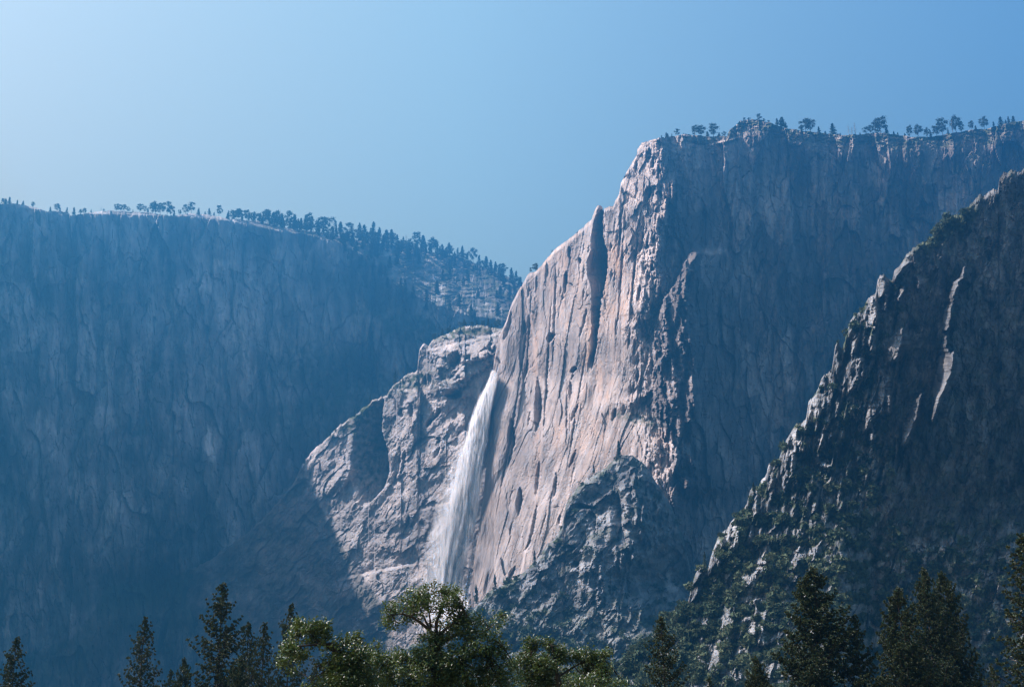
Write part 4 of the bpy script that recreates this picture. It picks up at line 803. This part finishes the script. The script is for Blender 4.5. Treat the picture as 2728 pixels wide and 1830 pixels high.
for k, (u, v, D, pr, wd, lab) in enumerate(pines):
    p = at(u, v, D); H = p[2]
    root = bpy.data.objects.new('pine_tree', None); C.objects.link(root); root.location = (p[0], p[1], 0)
    rel = H / 20.0
    root.scale = (H * wd, H * wd, H); root.rotation_euler = (0, 0, k * 1.7)
    tb, cv, made = pine_protos[pr]
    if not made:
        made.append(tb.build('trunk', BARK, root)); made.append(make_obj('crown', cv[0], cv[1], NEEDLE, root))
    else:
        for o in made: q = o.copy(); C.objects.link(q); q.parent = root
    tag(root, lab, 'pine tree', 'pines in the foreground')

# ------------------------------------------------------------------ foreground oaks
def oak(name, D, base_u, lobes, trunkpaths, label, nleaf, seed):
    """lobes: (u, v, ru, rv, weight) clumps of leaves; trunkpaths: limbs as pixel-traced axes with radii in metres"""
    global rng; r = np.random.default_rng(seed); rng = r
    root = bpy.data.objects.new(name, None); C.objects.link(root); b = at(base_u, 1900, D); root.location = (b[0], D, 0)
    org = np.array([b[0], D, 0]); tk = Bag()
    limbs = []
    for path, r0, r1, dy in trunkpaths:
        P = np.array([at(u, v, D + dy * i / max(1, len(path) - 1)) if v < 5000 else np.array([at(u, 1900, D)[0], D, -.1]) for i, (u, v) in enumerate(path)]) - org
        tk.add(*tube(P, list(np.linspace(r0, r1, len(P))), 7)); limbs.append(P)
    mpp = D / FPX
    cen, nn = [], []
    W = np.array([l[2] * l[3] * l[4] for l in lobes], float); W /= W.sum()
    for (u, v, ru, rv, wt), q in zip(lobes, W):
        n = int(nleaf * q); c0 = at(u, v, D + r.normal(0, .5)) - org
        # sprigs: small twigs with leaves around them
        ns = max(3, n // 9); dd = rvec(ns) * (r.random(ns) ** .42)[:, None]; sc_ = np.array([ru * mpp, min(ru, 75) * mpp, rv * mpp]); sp_ = c0 + dd * sc_
        keep = fbm(sp_[:, 0] * 2.2 + sp_[:, 1], sp_[:, 2] * 2.2, 2, seed) > -.42; sp_ = sp_[keep]
        c = np.repeat(sp_, 9, 0) + r.normal(0, .085, (len(sp_) * 9, 3)); cen.append(c)
        ends = sp_[:: 14]
        allp = np.concatenate(limbs)
        for e in ends:
            near = allp[np.argmin(np.sum((allp - e) ** 2, 1))]
            if np.linalg.norm(near - e) < 1.5: tk.add(*tube([near, (near + e) / 2 + r.normal(0, .05, 3), e], [.022, .013, .005], 4))
    c = np.concatenate(cen); n = len(c)
    a = rvec(n); nrm = rvec(n); nrm[:, 2] = np.abs(nrm[:, 2]) + .35; nrm[:, 0] -= .25; b_ = np.cross(nrm, a); b_ /= np.linalg.norm(b_, axis=1)[:, None]; a = np.cross(b_, nrm); a /= np.linalg.norm(a, axis=1)[:, None]
    s = (.052 * (.55 + .7 * r.random(n)))[:, None]; nn_ = nrm / np.linalg.norm(nrm, axis=1)[:, None]
    v = np.stack([c - a * s, c - b_ * s * .55 + nn_ * s * .25, c + a * s, c + b_ * s * .55 + nn_ * s * .25], 1).reshape(-1, 3); i = np.arange(n) * 4
    f = np.concatenate([np.stack([i, i + 1, i + 2], -1), np.stack([i, i + 2, i + 3], -1)])
    tk.build('trunk', BARK, root); make_obj('crown', v, f, LEAF, root)
    tag(root, label, 'oak tree', 'leafy oaks at the bottom of the view')
def px3(l): return [(900 + x * .2246, 1480 + y * .2246) for x, y in l]
oak('oak_tree', 46, 1180, [
    (1110, 1585, 34, 22, 1), (1150, 1572, 36, 20, 1), (1195, 1578, 34, 20, 1), (1222, 1595, 22, 26, 1), (1078, 1612, 34, 22, 1), (1044, 1630, 24, 26, 1), (1030, 1660, 14, 16, .8), (1052, 1672, 7, 9, .8),
    (1130, 1610, 46, 24, 1), (1100, 1640, 40, 14, .8), (1185, 1615, 42, 22, 1), (1225, 1640, 26, 30, 1), (1080, 1650, 20, 12, .8), (1190, 1665, 46, 26, .7), (1240, 1680, 42, 36, 1), (1275, 1655, 22, 20, .7),
    (1300, 1690, 34, 26, .7), (1340, 1640, 18, 12, .8), (1330, 1665, 16, 16, .5), (1300, 1665, 20, 16, .5), (1180, 1705, 44, 26, .9), (1250, 1730, 60, 30, 1.1), (1320, 1735, 44, 28, 1), (1130, 1735, 44, 20, 1), (1060, 1752, 40, 22, 1), (1000, 1755, 36, 22, .9),
    (1165, 1742, 40, 30, 1.2), (1140, 1704, 40, 20, .8), (1175, 1780, 60, 34, 1.2),
    (1120, 1790, 110, 44, 1.1), (1010, 1800, 70, 46, 1.1), (1230, 1800, 90, 50, 1.1), (1330, 1800, 60, 46, 1), (1170, 1850, 200, 40, 1)],
    [([(1160, 9999), (1162, 1900), (1166, 1800), (1168, 1735)], .20, .11, 0), ([(1168, 1740), (1163, 1695), (1162, 1660), (1172, 1625), (1190, 1590)], .09, .02, .4), (px3([(1150, 960), (1090, 880), (980, 790), (870, 720), (760, 690), (640, 700)]), .07, .015, -.4),
     (px3([(1100, 880), (1050, 790), (1010, 700), (960, 600), (900, 480)]), .045, .012, .6), (px3([(1100, 900), (1095, 760), (1080, 660), (1040, 560)]), .04, .012, -.5), (px3([(1160, 900), (1190, 740), (1225, 640), (1270, 560), (1330, 470)]), .04, .012, .3), (px3([(1170, 960), (1290, 860), (1420, 760), (1500, 640)]), .06, .015, -.5),
     (px3([(1180, 1050), (1400, 940), (1620, 900), (1780, 880), (1950, 700)]), .06, .012, .3), ([(1166, 1790), (1100, 1760), (1040, 1750), (990, 1745)], .07, .02, .5), ([(1166, 1800), (1230, 1760), (1300, 1740), (1340, 1720)], .07, .02, -.5)],
    'biggest leafy oak, its round crown in front of the waterfall foot', 38000, 31)
oak('oak_tree', 42, 915, [
    (800, 1668, 22, 18, 1), (830, 1672, 26, 16, 1), (862, 1668, 18, 14, .9), (872, 1690, 12, 18, .7), (790, 1695, 24, 18, .9), (830, 1700, 36, 20, .8), (770, 1730, 26, 18, .9), (800, 1745, 26, 16, .7), (750, 1760, 14, 12, .7), (880, 1725, 30, 18, .8),
    (920, 1712, 26, 16, .8), (948, 1705, 16, 22, .8), (960, 1735, 26, 24, .9), (1005, 1725, 10, 14, .8), (930, 1760, 40, 30, 1), (908, 1775, 42, 40, 1.2), (925, 1815, 40, 30, 1.2), (860, 1765, 22, 12, .6), (900, 1800, 50, 40, 1), (960, 1815, 60, 40, 1), (840, 1830, 40, 20, .7), (780, 1790, 22, 12, .4)],
    [([(925, 9999), (925, 1900), (915, 1790), (905, 1740), (880, 1715)], .20, .09, 0), ([(905, 1740), (870, 1722), (840, 1700), (820, 1675)], .06, .015, .3), ([(880, 1715), (850, 1715), (800, 1720), (770, 1735)], .05, .015, -.3), ([(862, 1710), (855, 1690), (850, 1670)], .03, .01, .2),
     ([(900, 1770), (860, 1790), (830, 1810)], .03, .01, .3), ([(915, 1780), (940, 1740), (950, 1710)], .05, .012, -.3), ([(880, 1760), (845, 1775), (842, 1800)], .02, .008, .1)],
    'oak whose crooked limbs reach over the left pines', 18000, 32)
oak('oak_tree', 50, 1492, [
    (1418, 1712, 22, 20, .9), (1408, 1735, 20, 18, .8), (1462, 1716, 18, 18, .9), (1480, 1735, 26, 20, .8), (1400, 1765, 40, 26, 1), (1450, 1770, 36, 24, 1), (1500, 1750, 26, 20, .9), (1540, 1748, 24, 18, .8), (1570, 1742, 22, 18, .9), (1595, 1760, 22, 24, .9), (1618, 1740, 12, 16, .7), (1608, 1790, 24, 26, .9), (1560, 1785, 36, 26, .9), (1500, 1800, 40, 26, .6),
    (1430, 1810, 60, 40, 1), (1560, 1825, 60, 30, .9), (1640, 1822, 34, 10, .7)],
    [([(1492, 9999), (1492, 1900), (1490, 1820), (1480, 1775)], .17, .06, 0), ([(1482, 1778), (1455, 1750), (1430, 1725)], .04, .012, .3), ([(1482, 1778), (1476, 1745), (1470, 1720)], .035, .012, -.2), ([(1490, 1800), (1530, 1775), (1570, 1755), (1605, 1750)], .04, .012, .3)],
    'right-hand oak with thin upright limbs and blue gaps in its crown', 16000, 33)

# ------------------------------------------------------------------ the blue haze of the valley air
hz = bpy.data.materials.new('valley_air'); hz.use_nodes = True; t = hz.node_tree; t.nodes.clear()
pv = t.nodes.new('ShaderNodeVolumePrincipled'); pv.inputs['Density'].default_value = HAZE_DENSITY; pv.inputs['Color'].default_value = (*HAZE_COLOR, 1); pv.inputs['Anisotropy'].default_value = HAZE_G
t.links.new(pv.outputs[0], t.nodes.new('ShaderNodeOutputMaterial').inputs['Volume'])
x0, x1, y0, y1, z0, z1 = -4200, 4200, -1000, 5600, -2, 1800
vs = [(x, y, z) for x in (x0, x1) for y in (y0, y1) for z in (z0, z1)]
hb = make_obj('haze', vs, [(0, 1, 3, 2), (4, 6, 7, 5), (0, 4, 5, 1), (2, 3, 7, 6), (0, 2, 6, 4), (1, 5, 7, 3)], hz); tag(hb, 'blue haze filling the valley air', 'haze', kind='stuff')
print('terrain zmax', TA['P'][..., 2].max(), TC['P'][..., 2].max(), TE['P'][..., 2].max())
